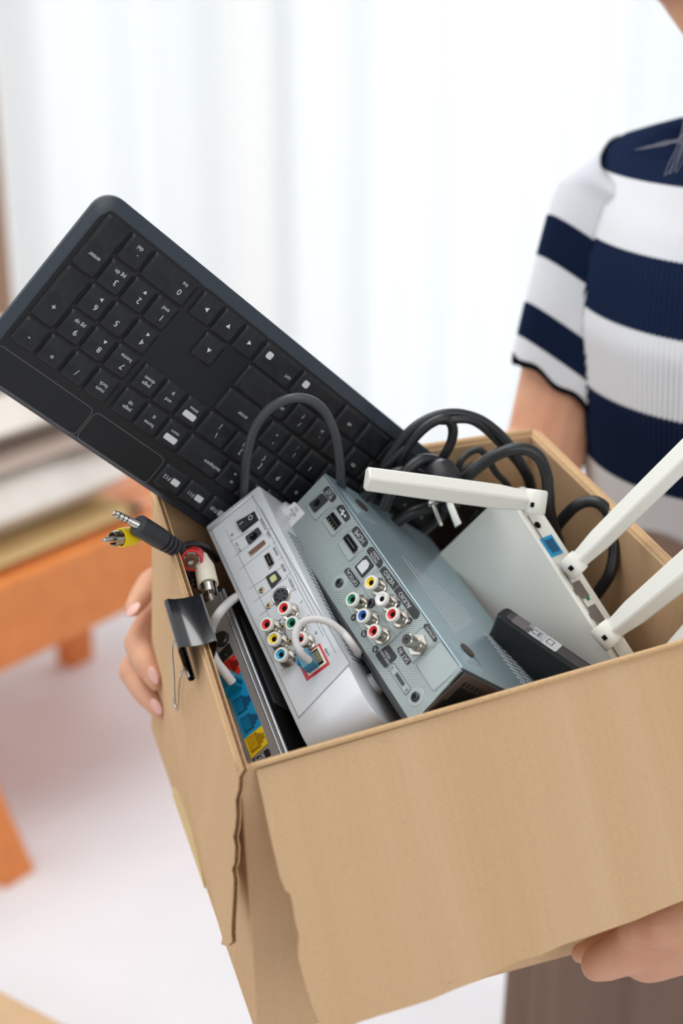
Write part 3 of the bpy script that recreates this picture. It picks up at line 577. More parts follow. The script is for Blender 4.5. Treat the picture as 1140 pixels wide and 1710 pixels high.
    lab(((586, 886), (596, 877), (616, 906), (608, 916)), ('HDMI',), .0050); lab(((611, 920), (621, 911), (641, 939), (633, 951)), ('DIGITAL', 'AUDIO'), .0027)
    lab(((574, 954), (582, 947), (602, 974), (594, 982)), ('OPTICAL',), .0038, r=.001)
    x0, y0, x1, y1 = plate(F, t, 'printed_label', ((633, 953), (642, 944), (703, 1025), (693, 1037)), .00035, M_label, .0025); m = MB(); cy = (y0+y1)/2
    text(m, 'VIDEO', x1-.0105, cy, .0046, .00042, bold=.0001); text(m, 'AUDIO', x0+.017, cy, .0046, .00042, bold=.0001); m.box((x1-.0205, y0, .0004), (x1-.0203, y1, .00043)); build('label_text', m, M_leg, t, smooth=0)
    lab(((626, 1093), (649, 1076), (664, 1097), (643, 1117)), ('COMPONENT', 'VIDEO'), .0026, r=.0015); lab(((662, 1085), (670, 1078), (687, 1104), (680, 1112)), ('SAT IN',), .0040, r=.0012)
    lab(((706, 1045), (714, 1040), (731, 1067), (726, 1074)), ('SATELLITE',), .0024, r=.0012)
    for px, s in (((664, 1009), 'L'), ((683, 1037), 'R'), ((591, 1031), 'Y'), ((608, 1058), 'Pb'), ((627, 1084), 'Pr')):
        x, y = F.px(*px); o = build('round_label', MB().lathe([(.0024, 0), (.0024, .0004)], (x, y, 0), 16), M_label, t); m = MB(); text(m, s, x, y, .0030, .00045); build('label_text', m, M_leg, o, smooth=0)
    x0, y0, x1, y1 = plate(F, t, 'serial_sticker', ((647, 1116), (658, 1109), (688, 1152), (677, 1159)), .0003, M_steel, .0004); m = MB()
    lines(m, [(x0, y0), (x1, y0), (x1, y1), (x0, y1)], .0003, .0004, True); text(m, 'A', x0+.002, (y0+y1)/2, .004, .0004); text(m, 'V', x1-.002, (y0+y1)/2, .004, .0004); m.box((x0+.006, (y0+y1)/2-.0013, .0004), (x1-.007, (y0+y1)/2+.0013, .00042)); build('sticker_print', m, M_print, t, smooth=0)
    m = MB()
    for pts in (((510, 846), (538, 820), (558, 842), (525, 868)), ((536, 868), (560, 849), (580, 876), (554, 895)), ((562, 905), (588, 887), (609, 917), (581, 937)), ((571, 1003), (635, 953), (692, 1038), (630, 1090)), ((694, 1108), (736, 1072), (770, 1116), (722, 1154)), ((668, 1084), (706, 1048), (728, 1074), (690, 1104))):
        p, b = rectpx(F, pts, .0015); lines(m, p, .00022, .00026, True)
    a, b = F.px(603, 977), F.px(661, 1064); m.box((min(a[0], b[0]), (a[1]+b[1])/2-.0001, .00025), (max(a[0], b[0]), (a[1]+b[1])/2+.0001, .00027)); build('printed_lines', m, M_print, t, smooth=0)
    for px in ((567, 974), (620, 1008), (694, 1164)):
        x, y = F.px(*px)
        if px[0] != 620: build('screw_dimple', MB().lathe([(.0062, 0), (.0058, .0003), (.0036, .0003)], (x, y, 0), 22), M_steel, t)
        screw(F, t, px, M_dscr, .0032, .0003)
    for px, c in (((634, 981), M_yel), ((652, 1008), M_wht), ((670, 1034), M_red), ((603, 1009), M_grn), ((621, 1036), M_blu), ((639, 1062), M_red)): rca(F, t, px, c)
    x, y = F.px(699, 1078); o = build('coax_socket', MB().lathe([(.0072, .0003), (.0072, .002)], (x, y, 0), 6).lathe([(.0045, .002), (.0045, .003), (.0041, .0034), (.0041, .0125), (.0036, .013)], (x, y, 0), 22), M_chrome, t, smooth=30)
    build('insulator', MB().lathe([(.0034, .013), (.0034, .0132)], (x, y, 0), 20), M_dscr, o); build('contact_hole', MB().lathe([(.0007, .0132), (.0007, .0133)], (x, y, 0), 10), M_hole, o)
receiver()

# ================================================================== SILVER MEDIA BOX (left of the two)
FA = frame_px((590, 1128), .877, (-.50, -.38, -.78), (430, 808))
def media_box():
    F = FA; t = thing('media_box', F, 'silver set-top box with rounded end, S-VIDEO socket and red-framed network port', 'set-top box')
    a, b, c, d = [Vector(F.px(*p)) for p in ((590, 1128), (430, 808), (342, 880), (508, 1240))]; D = .085
    Hy = (c.y+d.y)/2; Wx = (b.x+c.x)/2; rad = .022; x0 = (a.x+d.x)/2 - .002
    prof = [(Wx, -D), (Wx, -.002), (Wx-.0006, -.0006), (Wx-.002, 0), (x0, 0)] + [(x0 - rad*sin(k*pi/20), -rad*.9*(1-cos(k*pi/20))) for k in range(1, 11)] + [(x0-rad-.001, -D)]
    n = len(prof); e = .0022; vs = []
    cx_, cz_ = Wx/2, -D/2
    for y, ins in ((0, .0014), (.0004, .0004), (.0014, 0), (Hy-.0014, 0), (Hy-.0004, .0004), (Hy, .0014)):
        for (x, z) in prof:
            k = 1; dx = -1 if x > Wx-.003 else (1 if x < x0-.012 else 0); dz = -1 if z > -.012 else 0; vs.append((x+dx*ins, y, z+dz*ins))
    m = MB().add(vs, [(i*n+j, i*n+(j+1) % n, (i+1)*n+(j+1) % n, (i+1)*n+j) for i in range(5) for j in range(n)] + [tuple(range(n)), tuple(reversed(range(5*n, 6*n)))])
    build('casing', m, M_silver, t, smooth=40)
    pq = quad(F, ((354, 886), (421, 830), (583, 1108), (499, 1197)))
    build('rear_panel', MB().prism(pq, -.0004, .00015), M_silver2, t, smooth=0)
    m = MB(); lines(m, inset(pq, -.0004), .0009, .0002, True); build('groove_shade_line', m, mat('groove_shade', srgb(150, 155, 162), .5), t, smooth=0)  # flat darker line paints the shade of a recess round the panel
    p1, p2, p3 = [F.px(*q) for q in ((352, 889), (421, 829), (505, 1200))]
    m = MB().tube([(p1[0]+.002, p1[1]+.0005, .0004), (p2[0]+.001, p2[1], .0004)], .0009, 8, 0); build('raised_lip', m, M_silver, t, smooth=180)
    # printed frame lines
    m = MB(); Z = .00028
    def ln(*pts, closed=False): lines(m, [F.px(*p) for p in pts], .00025, Z, closed)
    ln((377, 885), (484, 1098), (508, 1083)); ln((428, 848), (540, 1062)); ln((436, 848), (560, 1090))
    for aa, bb in (((384, 905), (420, 885)), ((391, 930), (441, 892)), ((401, 951), (451, 911)), ((416, 984), (474, 945)), ((424, 1006), (482, 962)), ((434, 1028), (490, 985)), ((470, 1120), (500, 1098)), ((446, 887), (452, 882)), ((455, 909), (461, 904)), ((466, 935), (472, 930)), ((478, 962), (484, 957))): ln(aa, bb)
    build('printed_lines', m, M_print, t, smooth=0)
    m = MB()
    for px, s in (((440, 875), 'POWER'), ((449, 893), 'USB'), ((461, 921), 'HDMI'), ((474, 948), 'SPDIF'), ((488, 976), 'S-VIDEO'), ((503, 1005), 'L'), ((515, 1029), 'R'), ((528, 1056), 'Pr'), ((546, 1089), 'LAN'), ((388, 893), 'IR'), ((398, 914), 'DC 5V'), ((468, 1035), 'R'), ((477, 1058), 'CVBS'), ((494, 1085), 'Pb')):
        x, y = F.px(*px); text(m, s, x, y, .0030, Z+.0001)
    build('port_names', m, M_print, t, smooth=0, kind='stuff')
    Z0 = -.0002
    # rocker switch
    p, (x0, y0, x1, y1) = rectpx(F, ((399, 872), (424, 856), (433, 866), (404, 893))); xm = (x0+x1)/2; ym = (y0+y1)/2
    o = build('power_switch', MB().box((x0, y0, Z0), (x1, y1, .0008)), M_blackpl, t, bevel=.0004)
    m = MB().add([(x0+.0006, y0+.0006, .0010), (x1-.0006, y0+.0006, .0010), (x0+.0006, ym, .0022), (x1-.0006, ym, .0022), (x0+.0006, y1-.0006, .0042), (x1-.0006, y1-.0006, .0042), (x0+.0006, y0+.0006, 0), (x1-.0006, y0+.0006, 0), (x0+.0006, y1-.0006, 0), (x1-.0006, y1-.0006, 0)], [(0, 1, 3, 2), (2, 3, 5, 4), (4, 5, 9, 8), (0, 2, 4, 8, 6), (1, 7, 9, 5, 3), (6, 7, 1, 0)]); build('rocker', m, M_blackpl, o, smooth=0)
    m = MB(); text(m, 'O', xm, y0+(ym-y0)*.5, .0052, .0024); text(m, 'I', xm, ym+(y1-ym)*.5, .0048, .0040); build('switch_marks', m, M_leg, o, smooth=0)
    # power jack
    x0, y0, x1, y1 = plate(F, t, 'power_jack', ((409, 897), (431, 880), (438, 891), (416, 911)), .0004, M_label, .0012, Z0); x, y = F.px(424, 896)
    build('jack_hole', MB().lathe([(.0028, .0004), (.0028, .0006)], (x, y, 0), 16), M_hole, t); build('centre_pin', MB().lathe([(.0006, .0004), (.0006, .002)], (x+.0005, y, 0), 8), M_chrome, t)
    # usb slot, hdmi, optical
    x0, y0, x1, y1 = plate(F, t, 'usb_slot', ((414, 923), (441, 902), (444, 908), (419, 930)), .0006, M_chromed, .0003, Z0); build('slot_opening', MB().box((x0+.0006, y0+.0006, .0006), (x1-.0006, y1-.0006, .0007)), M_brown, t, smooth=0)
    x0, y0, x1, y1 = plate(F, t, 'hdmi_socket', ((441, 929), (450, 922), (459, 940), (450, 952)), .0008, M_chromed, .001, Z0); build('hdmi_opening', MB().box((x0+.0007, y0+.0007, .0008), (x1-.0007, y1-.0007, .0009)), M_hole, t, smooth=0); build('hdmi_tongue', MB().box((x0+.002, (y0+y1)/2-.0005, .0009), (x1-.002, (y0+y1)/2+.0005, .0012)), M_print, t, smooth=0)
    x0, y0, x1, y1 = plate(F, t, 'optical_socket', ((444, 964), (461, 953), (471, 966), (454, 984)), .0008, M_blackpl, .0008, Z0); wx, wy = x1-x0, y1-y0; build('optical_shutter', MB().prism(rrect(x0+wx*.24, y0+wy*.24, x1-wx*.24, y1-wy*.24, .001, 3), .0008, .0010), mat('pale_green', srgb(196, 200, 140), .4), t, smooth=0)
    # s-video
    x, y = F.px(470, 996); o = build('s_video_socket', MB().lathe([(.0068, Z0), (.0068, .0010), (.0062, .0014), (.0056, .0012)], (x, y, 0), 26), M_chrome, t); build('socket_face', MB().lathe([(.0057, .0010), (.0057, .0014)], (x, y, 0), 26), M_label, o)
    m = MB()
    for k in range(7): m.lathe([(.0007, .0014), (.0007, .0015)], (x+.0035*cos(k*2*pi/7), y+.0035*sin(k*2*pi/7), 0), 8)
    build('pin_holes', m, M_hole, o, smooth=0)
    for px in ((437, 986), (449, 1012), (473, 1047), (486, 1072)): screw(F, t, px, M_scr, .0024, Z0)
    for px, cc in (((486, 1023), M_red), ((457, 1050), M_red), ((499, 1048), M_grn), ((469, 1074), M_yel), ((481, 1100), M_sky), ((513, 1074), M_pnk)): rca(F, t, px, cc, z0=Z0+.0002, H=.0095)
    # red framed network port
    p, (x0, y0, x1, y1) = rectpx(F, ((496, 1104), (533, 1073), (551, 1108), (513, 1139))); o = build('network_port', MB().prism(p, Z0, .0002), plast('crimson_frame', (200, 40, 62)), t, smooth=0)
    build('port_surround', MB().box((x0+.0022, y0+.0015, .0002), (x1-.0012, y1-.0028, .0005)), plast('cream_plastic', (226, 222, 200)), o, smooth=0)
    m = MB(); rj45(m, (x0+x1)/2+.0008, (y0+y1)/2-.0006, (x1-x0)*.66, (y1-y0)*.62, .0006, 0, 1); build('port_opening', m, [M_hole, M_scr], o, smooth=0)
    # fine slots along the visible side
    m = MB()
    for k in range(30): xx = .018+k*.0038; m.box((xx, -.0004, -.055), (xx+.0013, .0001, -.012))
    build('side_vents', m, mat('vent_grey', srgb(120, 126, 136), .6), t, smooth=0, label='fine slots along the side of the casing')
    for xx in (b.x-.012, .004):
        f = build('foot', MB().lathe([(.0075, 0), (.0070, .0035), (.006, .004)], (xx, .0, -.030), 20, (0, -1, 0)), M_silver, t); build('rubber_pad', MB().lathe([(.0045, .004), (.0045, .0046)], (xx, 0, -.030), 18, (0, -1, 0)), M_silver2, f)
    return F
media_box()

# ================================================================== GREY NETWORK ROUTER (lowest left)
FC = frame_px((484, 1274), .868, (-.54, -.43, -.72), (383, 1014))
def grey_router():
    F = FC; t = thing('network_router', F, 'grey router with red, blue and yellow LAN ports beside the left wall of the box', 'router')
    L = F.px(372, 985)[0]; Hh = .034; D = .12; xb = -.012
    build('rear_plate', MB().prism([(xb, 0), (L, 0), (L, Hh), (xb, Hh)], -.002, 0), M_grey, t, smooth=0)
    build('casing', MB().box((xb, .0, -D), (L+.001, Hh+.001, -.0022)), M_blackpl, t, bevel=.0015)
    for y, r in ((-.0002, .0014), (.0034, .0008)): build('trim_ridge', MB().lathe([(r, xb), (r, L)], (0, y, -.0002), 10, (1, 0, 0)), M_ridge, t, smooth=60, label='silver ridge along the edge')
    m = MB().box((.052, -.0007, -.050), (.128, -.0001, -.010)); build('rating_sticker', m, mat('dull_sticker', srgb(74, 74, 78), .6), t, smooth=0, label='dull grey sticker on the black side')
    m = MB(); lines(m, [(.056, -.046), (.124, -.046), (.124, -.014), (.056, -.014)], .0004, 0, True); m.v = [Vector((v.x, -.0008, v.y)) for v in m.v]; build('sticker_print', m, M_print, t, smooth=0)
    def reg(nm, pts, mt): p = [F.px(*q) for q in pts]; ar = sum(p[i-1][0]*q[1]-q[0]*p[i-1][1] for i, q in enumerate(p)); p = p if ar > 0 else p[::-1]; build(nm, MB().prism(p, -.0005, .0004), mt, t, smooth=0)
    reg('red_port_block', ((369, 1110), (392, 1093), (402, 1123), (376, 1144)), M_rport); reg('blue_port_block', ((376, 1144), (402, 1123), (437, 1212), (408, 1235)), M_bport); reg('yellow_port_block', ((408, 1235), (437, 1212), (447, 1242), (420, 1267)), M_yport)
    for px, mi in (((386, 1115), (M_rportd, M_rport)), ((391, 1145), (M_bportd, M_bport)), ((406, 1175), (M_bportd, M_bport)), ((418, 1205), (M_bportd, M_bport)), ((429, 1237), (M_yportd, M_yport))):
        x, y = F.px(*px); m = MB(); rj45(m, x, y, .0118, .0125, .00055, 0, 1, -1); build('network_port', m, list(mi), t, smooth=0)
    m = MB()
    for px, s in (((364, 1139), 'LAN4'), ((375, 1168), 'LAN3'), ((386, 1197), 'LAN2'), ((396, 1229), 'LAN1'), ((408, 1259), 'WAN')): x, y = F.px(*px); text(m, s, x, y, .0046, .0002)
    build('port_names', m, M_print, t, smooth=0, kind='stuff')
    p, (x0, y0, x1, y1) = rectpx(F, ((422, 1268), (448, 1250), (453, 1260), (426, 1281)), .001); o = build('button_badge', MB().prism(p, -.0004, .0004), M_blackpl, t, smooth=0)
    m = MB(); cx, cy = (x0+x1)/2, y1-.0045; text(m, 'S', cx, cy, .0052, .0005); lines(m, [(cx+.0028*cos(k*pi/8), cy+.0028*sin(k*pi/8)) for k in range(16)], .0004, .0005, True); text(m, 'WPS', cx, y0+.0045, .0026, .0005, rot=0); build('badge_print', m, M_leg, o, smooth=0)
    x0, y0, x1, y1 = plate(F, t, 'power_jack', ((366, 1092), (383, 1074), (390, 1090), (372, 1107)), .0006, M_blackpl, .0006)
    x, y = F.px(379, 1095); build('centre_pin', MB().lathe([(.0006, .0006), (.0006, .002)], (x, y, 0), 8), M_chrome, t)
    x, y = F.px(371, 1068); build('power_button', MB().lathe([(.0056, 0), (.0056, .002), (.0048, .003)], (x, y, 0), 22), M_blackpl, t)
grey_router()

# ================================================================== WHITE ROUTER WITH AERIALS
def white_router():
    k = .975; Rm = Matrix(((.504, -.442, .743), (.825, .5, -.26), (-.25, .74, .62)))
    o = at(834, 805, 1.010*k); X = cdir(Rm.col[0]); Zin = cdir(Rm.col[2]); F = Frame(o, X, -Zin)      # X along the port edge, Z out of the big face, Y = Z x X
    s = -1 if F.Y.dot(cdir(Rm.col[1])) < 0 else 1
    t = thing('wifi_router', F, 'white router with four stick aerials leaning on the right wall of the box', 'router')
    Lx = .190; Dy = .108*s; th = .021
    y0, y1 = sorted((0, Dy)); body = rrect(.007, y0, Lx, y1, .006, 4)
    m = MB(); m.prism(inset(body, .0015), -th, -th+.0015, top=body); build('lower_shell', m.prism(body, -th+.0015, -.0035), M_rwhite, t, smooth=40)
    m = MB(); m.prism(inset(body, .0008), -.0035, -.0028); m.prism(body, -.0028, -.0008, top=body); m.prism(body, -.0008, 0, top=inset(body, .0009)); build('top_shell', m, M_rplate, t, smooth=40)
    # port strip lies on the y = 0 edge, facing -s*Y
    e = -s
    def on(px, dpt=0):      # pixel -> (x, z) on the strip plane y = e*dpt
        d = ray(*px); n = F.Y; q0 = F.o + F.Y*e*dpt; tt = n.dot(q0-CAMLOC)/n.dot(d); q = F.I @ (CAMLOC + d*tt); return q.x, q.z
    def sbox(nm, x0, x1, z0, z1, dp, mt, par=None, **kw):
        a, b = sorted((0, e*dp)); return build(nm, MB().box((x0, a-.0002 if e < 0 else a, z0), (x1, b, z1)), mt, par or t, smooth=0, **kw)
    m = MB()
    for x0, x1 in ((.030, .058), (.070, .120), (.128, .170)): a, b = sorted((0, e*.0006)); m.box((x0, a, -.0052), (x1, b, -.0044))
    build('seam_lines', m, M_port, t, smooth=0)
    x, z = on((897, 877)); build('power_jack', MB().lathe([(.0026, 0), (.0026, .0004)], (x, 0, z), 16, (0, e, 0)), M_hole, t)
    x, z = on((920, 912)); sbox('blue_port', x-.0075, x+.0075, z-.006, z+.006, .0006, M_bport); sbox('port_opening', x-.005, x+.005, z-.0045, z+.003, .0009, M_bportd)
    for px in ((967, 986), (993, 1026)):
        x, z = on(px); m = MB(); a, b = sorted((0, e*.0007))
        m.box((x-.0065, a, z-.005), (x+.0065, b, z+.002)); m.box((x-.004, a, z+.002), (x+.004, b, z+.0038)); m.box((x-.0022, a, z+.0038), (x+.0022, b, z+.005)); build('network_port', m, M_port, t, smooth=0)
    x, z = on((981, 1000)); sbox('status_lamp', x-.0012, x+.0012, z-.0012, z+.0012, .0008, M_grn); x, z = on((1036, 1107)); sbox('reset_hole', x-.002, x+.002, z-.0012, z+.0012, .0006, M_hole)
    def aerial(base, zb, tip, zt, w0, w1, end=True):
        a, b = at(*base, zb), at(*tip, zt); ax = (b-a).normalized(); view = (CAMLOC - a).normalized(); uu = ax.cross(view).normalized(); vv = uu.cross(ax)
        L = (b-a).length; vs = []; prof = [(-.75, -.5), (.75, -.5), (1, -.15), (.88, .12), (.1, .5), (-.98, .05)]
        st = [(0, .62), (.03, .8), (.10, .86), (.22, 1.0), (.6, 1.0), (1.0, .96)]
        for f, k_ in st:
            wdt = (w0 + (w1-w0)*f)*k_ if f > .03 else w0*k_
            vs += [a + ax*L*f + uu*p[0]*wdt + vv*p[1]*wdt*1.25 for p in prof]
        n = 6; m = MB().add(vs, [(i*n+j, i*n+(j+1) % n, (i+1)*n+(j+1) % n, (i+1)*n+j) for i in range(len(st)-1) for j in range(n)] + [tuple(reversed(range(n))), tuple(range((len(st)-1)*n, len(st)*n))])
        an = build('aerial', m, M_rwhite, t, world=True, smooth=25, bevel=.0012)
        knuckle = at(base[0], base[1], zb); foot = F.w(*(lambda q: (q[0], e*.001, -.010))(on(base)))
        build('hinge', MB().lathe([(w0*1.0, -w0*.75), (w0*1.12, -w0*.6), (w0*1.12, w0*.6), (w0*1.0, w0*.75)], knuckle, 20, (uu*.75+vv*.2).normalized()), M_rwhite, an, world=False) if False else None
        hb = MB().lathe([(w0*.78, -w0*.95), (w0*.9, -w0*.8), (w0*.9, w0*.8), (w0*.78, w0*.95)], knuckle, 20, uu); hb.capsule(knuckle, foot, w0*.62, w0*.66)
        I = MAT[t.name].inverted(); hb.v = [I @ v for v in hb.v]; build('hinge', hb, M_rwhite, an, smooth=50)
        pin = at(base[0]-4, base[1]+5, zb) + view*w0*.8
        pb = MB().box((-.0016, -.0016, -.001), (.0016, .0016, .0012)); pb.v = [I @ (pin + uu*v.x + ax*v.y + view*v.z) for v in pb.v]; build('hinge_pin', pb, M_hole, an, smooth=0)
    aerial((893, 838), .960, (612, 800), .915, .0088, .0085)
    aerial((957, 944), .962, (1158, 745), .925, .0080, .0095)
    aerial((1013, 1060), .942, (1228, 880), .880, .0088, .0125)
    aerial((1075, 1150), .925, (1290, 900), .905, .0085, .0085)
white_router()

# ================================================================== BLACK POWER BRICK
def power_brick():
    F = Frame(at(832, 1028, .950), cdir((.715, .655, -.25)), cdir((.22, -.74, -.62)))
    # measured: X along the brick, thin labelled side facing up
    t = thing('power_adapter', F, 'black power adapter block with pale printed symbols, wedged against the white router', 'adapter')
    a, b = F.px(832, 1028), F.px(868, 1026); sg = 1 if b[1] > a[1] else -1; ys = sorted((0, sg*min(.022, max(.013, abs(b[1]-a[1]))))); D = .050
    body = rrect(-.002, ys[0], .098, ys[1], .004, 4); m = MB(); m.prism(body, -D, -.0016); m.prism(body, -.0016, 0, top=inset(body, .0014)); build('casing', m, M_blackpl, t, smooth=40)
    build('face_strip', MB().prism(rrect(.004, ys[0]+.0025, .092, ys[1]-.0025, .002, 3), 0, .0003), mat('warm_black', srgb(62, 58, 60), .5), t, smooth=0)
    for px, s, c in (((870, 1045), '', srgb(96, 92, 94)), ((892, 1061), 'CE', srgb(170, 172, 175)), ((912, 1079), '\u25a1', srgb(185, 187, 190))):
        x, y = F.px(*px); y = (ys[0]+ys[1])/2; o = build('printed_panel', MB().prism(rrect(x-.0072, y-.0048, x+.0072, y+.0048, .001, 2), .0003, .0005), mat('panel_grey', c, .6), t, smooth=0)
        if s: m = MB(); text(m, s, x, y, .007, .0006); build('panel_print', m, M_label, o, smooth=0)
power_brick()

# ================================================================== CABLES
def cable(name, pts, r, mt, label, cat='cable', n=10, world_pts=(), grp=None):
    P = [at(*p) if len(p) == 3 else p for p in pts]; P = [Vector(p) for p in P] + [Vector(p) for p in world_pts]
    grp = grp or {'mains_cable': 'black mains cables coiled in the box', 'tangled_cable': 'black cables tangled behind the aerial'}.get(name); t = thing_at(name, P[0], label, cat, grp); build('cord', MB().tube(P, r, n, 8), mt, t, world=True, smooth=180); return t
def on_face(F, px, h):     # world point above a face, seen at px
    x, y = F.px(*px, h); return F.w(x, y, h)
def rjplug(t, F, px, mt, h0, along):
    x, y = F.px(*px); m = MB(); d = Vector(along)
    m.box((x-.0058, y-.004, h0), (x+.0058, y+.004, h0+.010)); build('plug', m, mt, t, bevel=.0006); t.children[-1]
# white lead from the silver box, looping down beside the receiver
def lead_a():
    P = [on_face(FA, (519, 1106), .003), on_face(FA, (516, 1103), .012), on_face(FA, (502, 1090), .022), on_face(FA, (493, 1066), .026), on_face(FA, (500, 1043), .026), on_face(FA, (520, 1034), .024), on_face(FA, (546, 1038), .019), on_face(FA, (572, 1056), .011), on_face(FA, (592, 1082), .003)]
    P += [at(606, 1104, .935), at(618, 1128, .96)]
    t = thing_at('network_lead', P[0], 'white network lead looping from the red-framed port over the silver box', 'cable')
    build('cord', MB().tube(P[1:], .0024, 10, 8), M_cablew, t, world=True, smooth=180)
    x, y = FA.px(520, 1106); m = MB().box((x-.0062, y-.004, 0), (x+.0062, y+.0045, .009)).box((x-.002, y+.0045, .001), (x+.002, y+.006, .010)); m.v = [FA.M @ v for v in m.v]; build('plug', m, M_plug, t, world=True, bevel=.0006, label='translucent blue plug')
lead_a()
def lead_c():
    P = [on_face(FC, (392, 1147), .004), on_face(FC, (388, 1140), .012), on_face(FC, (376, 1124), .018), on_face(FC, (360, 1103), .022), on_face(FC, (350, 1078), .022), on_face(FC, (353, 1050), .016), at(366, 1024, .925), at(386, 1003, .945), at(408, 990, .965), at(425, 985, .99)]
    t = thing_at('network_lead', P[0], 'white network lead running from a blue port up under the binder clip', 'cable')
    build('cord', MB().tube(P[1:], .0031, 10, 8), M_cablew, t, world=True, smooth=180)
    x, y = FC.px(389, 1146); m = MB().box((x-.0062, y-.0062, 0), (x+.0062, y+.0062, .009)).box((x-.002, y-.0085, .001), (x+.002, y-.0062, .010)); m.v = [FC.M @ v for v in m.v]; build('plug', m, M_plug, t, world=True, bevel=.0006, label='translucent blue plug')
lead_c()
cable('signal_cable', [(406, 850, 1.0), (408, 808, .975), (412, 765, .955), (424, 718, .94), (450, 683, .93), (486, 665, .925), (520, 669, .93), (545, 692, .94), (560, 728, .95), (567, 772, .965), (570, 812, .985), (576, 850, 1.01)], .0032, M_cableg, 'dark grey cable arching in front of the keyboard between the two silver boxes')
r_ = .0037
cable('mains_cable', [(655, 830, 1.03), (664, 780, 1.01), (684, 741, 1.0), (713, 711, .995), (741, 699, .995), (755, 712, 1.0), (754, 735, 1.005), (742, 760, 1.01), (722, 790, 1.02), (700, 830, 1.04)], .0036, M_cableb, 'black cable forming the small closed loop right of the keyboard corner')
cable('mains_cable', [(610, 860, 1.02), (640, 780, 1.01), (680, 724, 1.0), (718, 698, .998), (758, 690, 1.0), (797, 699, 1.005), (827, 719, 1.01), (850, 743, 1.015), (869, 772, 1.02), (884, 800, 1.03), (895, 850, 1.06)], .0036, M_cableb, 'black cable arching highest above the back rim of the box')
cable('mains_cable', [(740, 850, 1.02), (777, 800, 1.0), (807, 773, .995), (841, 754, .99), (876, 750, .99), (900, 764, .992), (912, 793, .997), (915, 820, 1.0), (917, 850, 1.005), (924, 880, 1.015), (940, 930, 1.04)], .0043, M_cableb, 'thick black cable bending over behind the hinge of the left aerial')
cable('mains_cable', [(752, 830, 1.05), (766, 778, 1.04), (778, 760, 1.04), (797, 751, 1.04), (811, 760, 1.04), (827, 788, 1.045), (848, 812, 1.05), (860, 850, 1.06)], .0026, M_cableb, 'thin black cable in a small arc against the cardboard inside the box')
cable('mains_cable', [(905, 930, 1.05), (926, 886, 1.03), (940, 866, 1.02), (960, 846, 1.01), (982, 837, 1.005), (1003, 842, 1.0), (1018, 861, 1.0), (1025, 892, 1.0), (1025, 928, 1.0), (1018, 958, 1.0), (1002, 984, 1.01), (985, 1005, 1.02), (965, 1030, 1.04)], .0043, M_cableb, 'thick black cable looping against the right wall behind the second aerial')
cable('mains_cable', [(600, 820, 1.02), (650, 772, 1.005), (690, 735, 1.0), (720, 706, .997), (742, 703, .996), (790, 704, 1.0), (838, 745, 1.02), (880, 800, 1.035), (905, 900, 1.07)], .0028, M_cableb, 'thin black cable running alongside the highest arch')
for i, (pts, lb) in enumerate((([(590, 850, 1.01), (640, 800, 1.0), (690, 790, 1.0), (740, 830, 1.03), (770, 880, 1.07)], 'black cable tangled just behind the tip of the left aerial'), ([(620, 900, 1.03), (680, 860, 1.02), (730, 840, 1.03), (760, 800, 1.04), (790, 780, 1.05)], 'black cable crossing behind the plug pins'), ([(640, 850, 1.0), (660, 810, .995), (700, 770, .995), (735, 775, 1.005), (745, 800, 1.02)], 'black cable leading down to the mains plug'))): cable('tangled_cable', pts, .0045, M_cableb, lb)
def plug():
    c = at(742, 806, .990); ax = cdir((.32, .88, -.35)).normalized(); sx = cdir((1, -.28, .1)); sx = (sx-ax*sx.dot(ax)).normalized(); t = thing_at('mains_plug', c, 'black mains plug with two bare metal pins pointing down behind the left aerial', 'plug')
    build('plug_body', MB().lathe([(.006, -.016), (.011, -.012), (.0125, -.004), (.0125, .008), (.011, .010)], c, 24, ax), M_cableb, t, world=True, smooth=40)
    a = at(722, 840, .985); build('pin', MB().lathe([(.0036, -.001), (.0036, .0012), (.0016, .0012), (.0016, .017), (.001, .018)], a, 14, ax), M_chrome, t, world=True)
    b = at(749, 838, .985); y = ax.cross(sx); m = MB().box((-.0034, -.0008, -.012), (.0034, .0008, .019)); m.v = [b + sx*v.x*.7 + y*v.y + sx*0 + ax*v.z + y*v.x*.6 for v in m.v]; build('blade', m, M_chrome, t, world=True, bevel=.0006)
plug()
def dark_adapter():
    F = Frame(at(640, 905, 1.075), cdir((.75, -.6, .1)), cdir((-.35, -.5, -.8))); t = thing('charger_block', F, 'matt black charger block sunk in the dark behind the receiver', 'charger')
    build('casing', MB().prism(rrect(0, -.02, .065, .025, .005, 4), -.04, 0), M_blackpl, t, bevel=.002)
    build('cable_exit', MB().lathe([(.005, 0), (.0035, .014)], (.065, .002, -.02), 14, (1, 0, 0)), M_cableb, t)
dark_adapter()

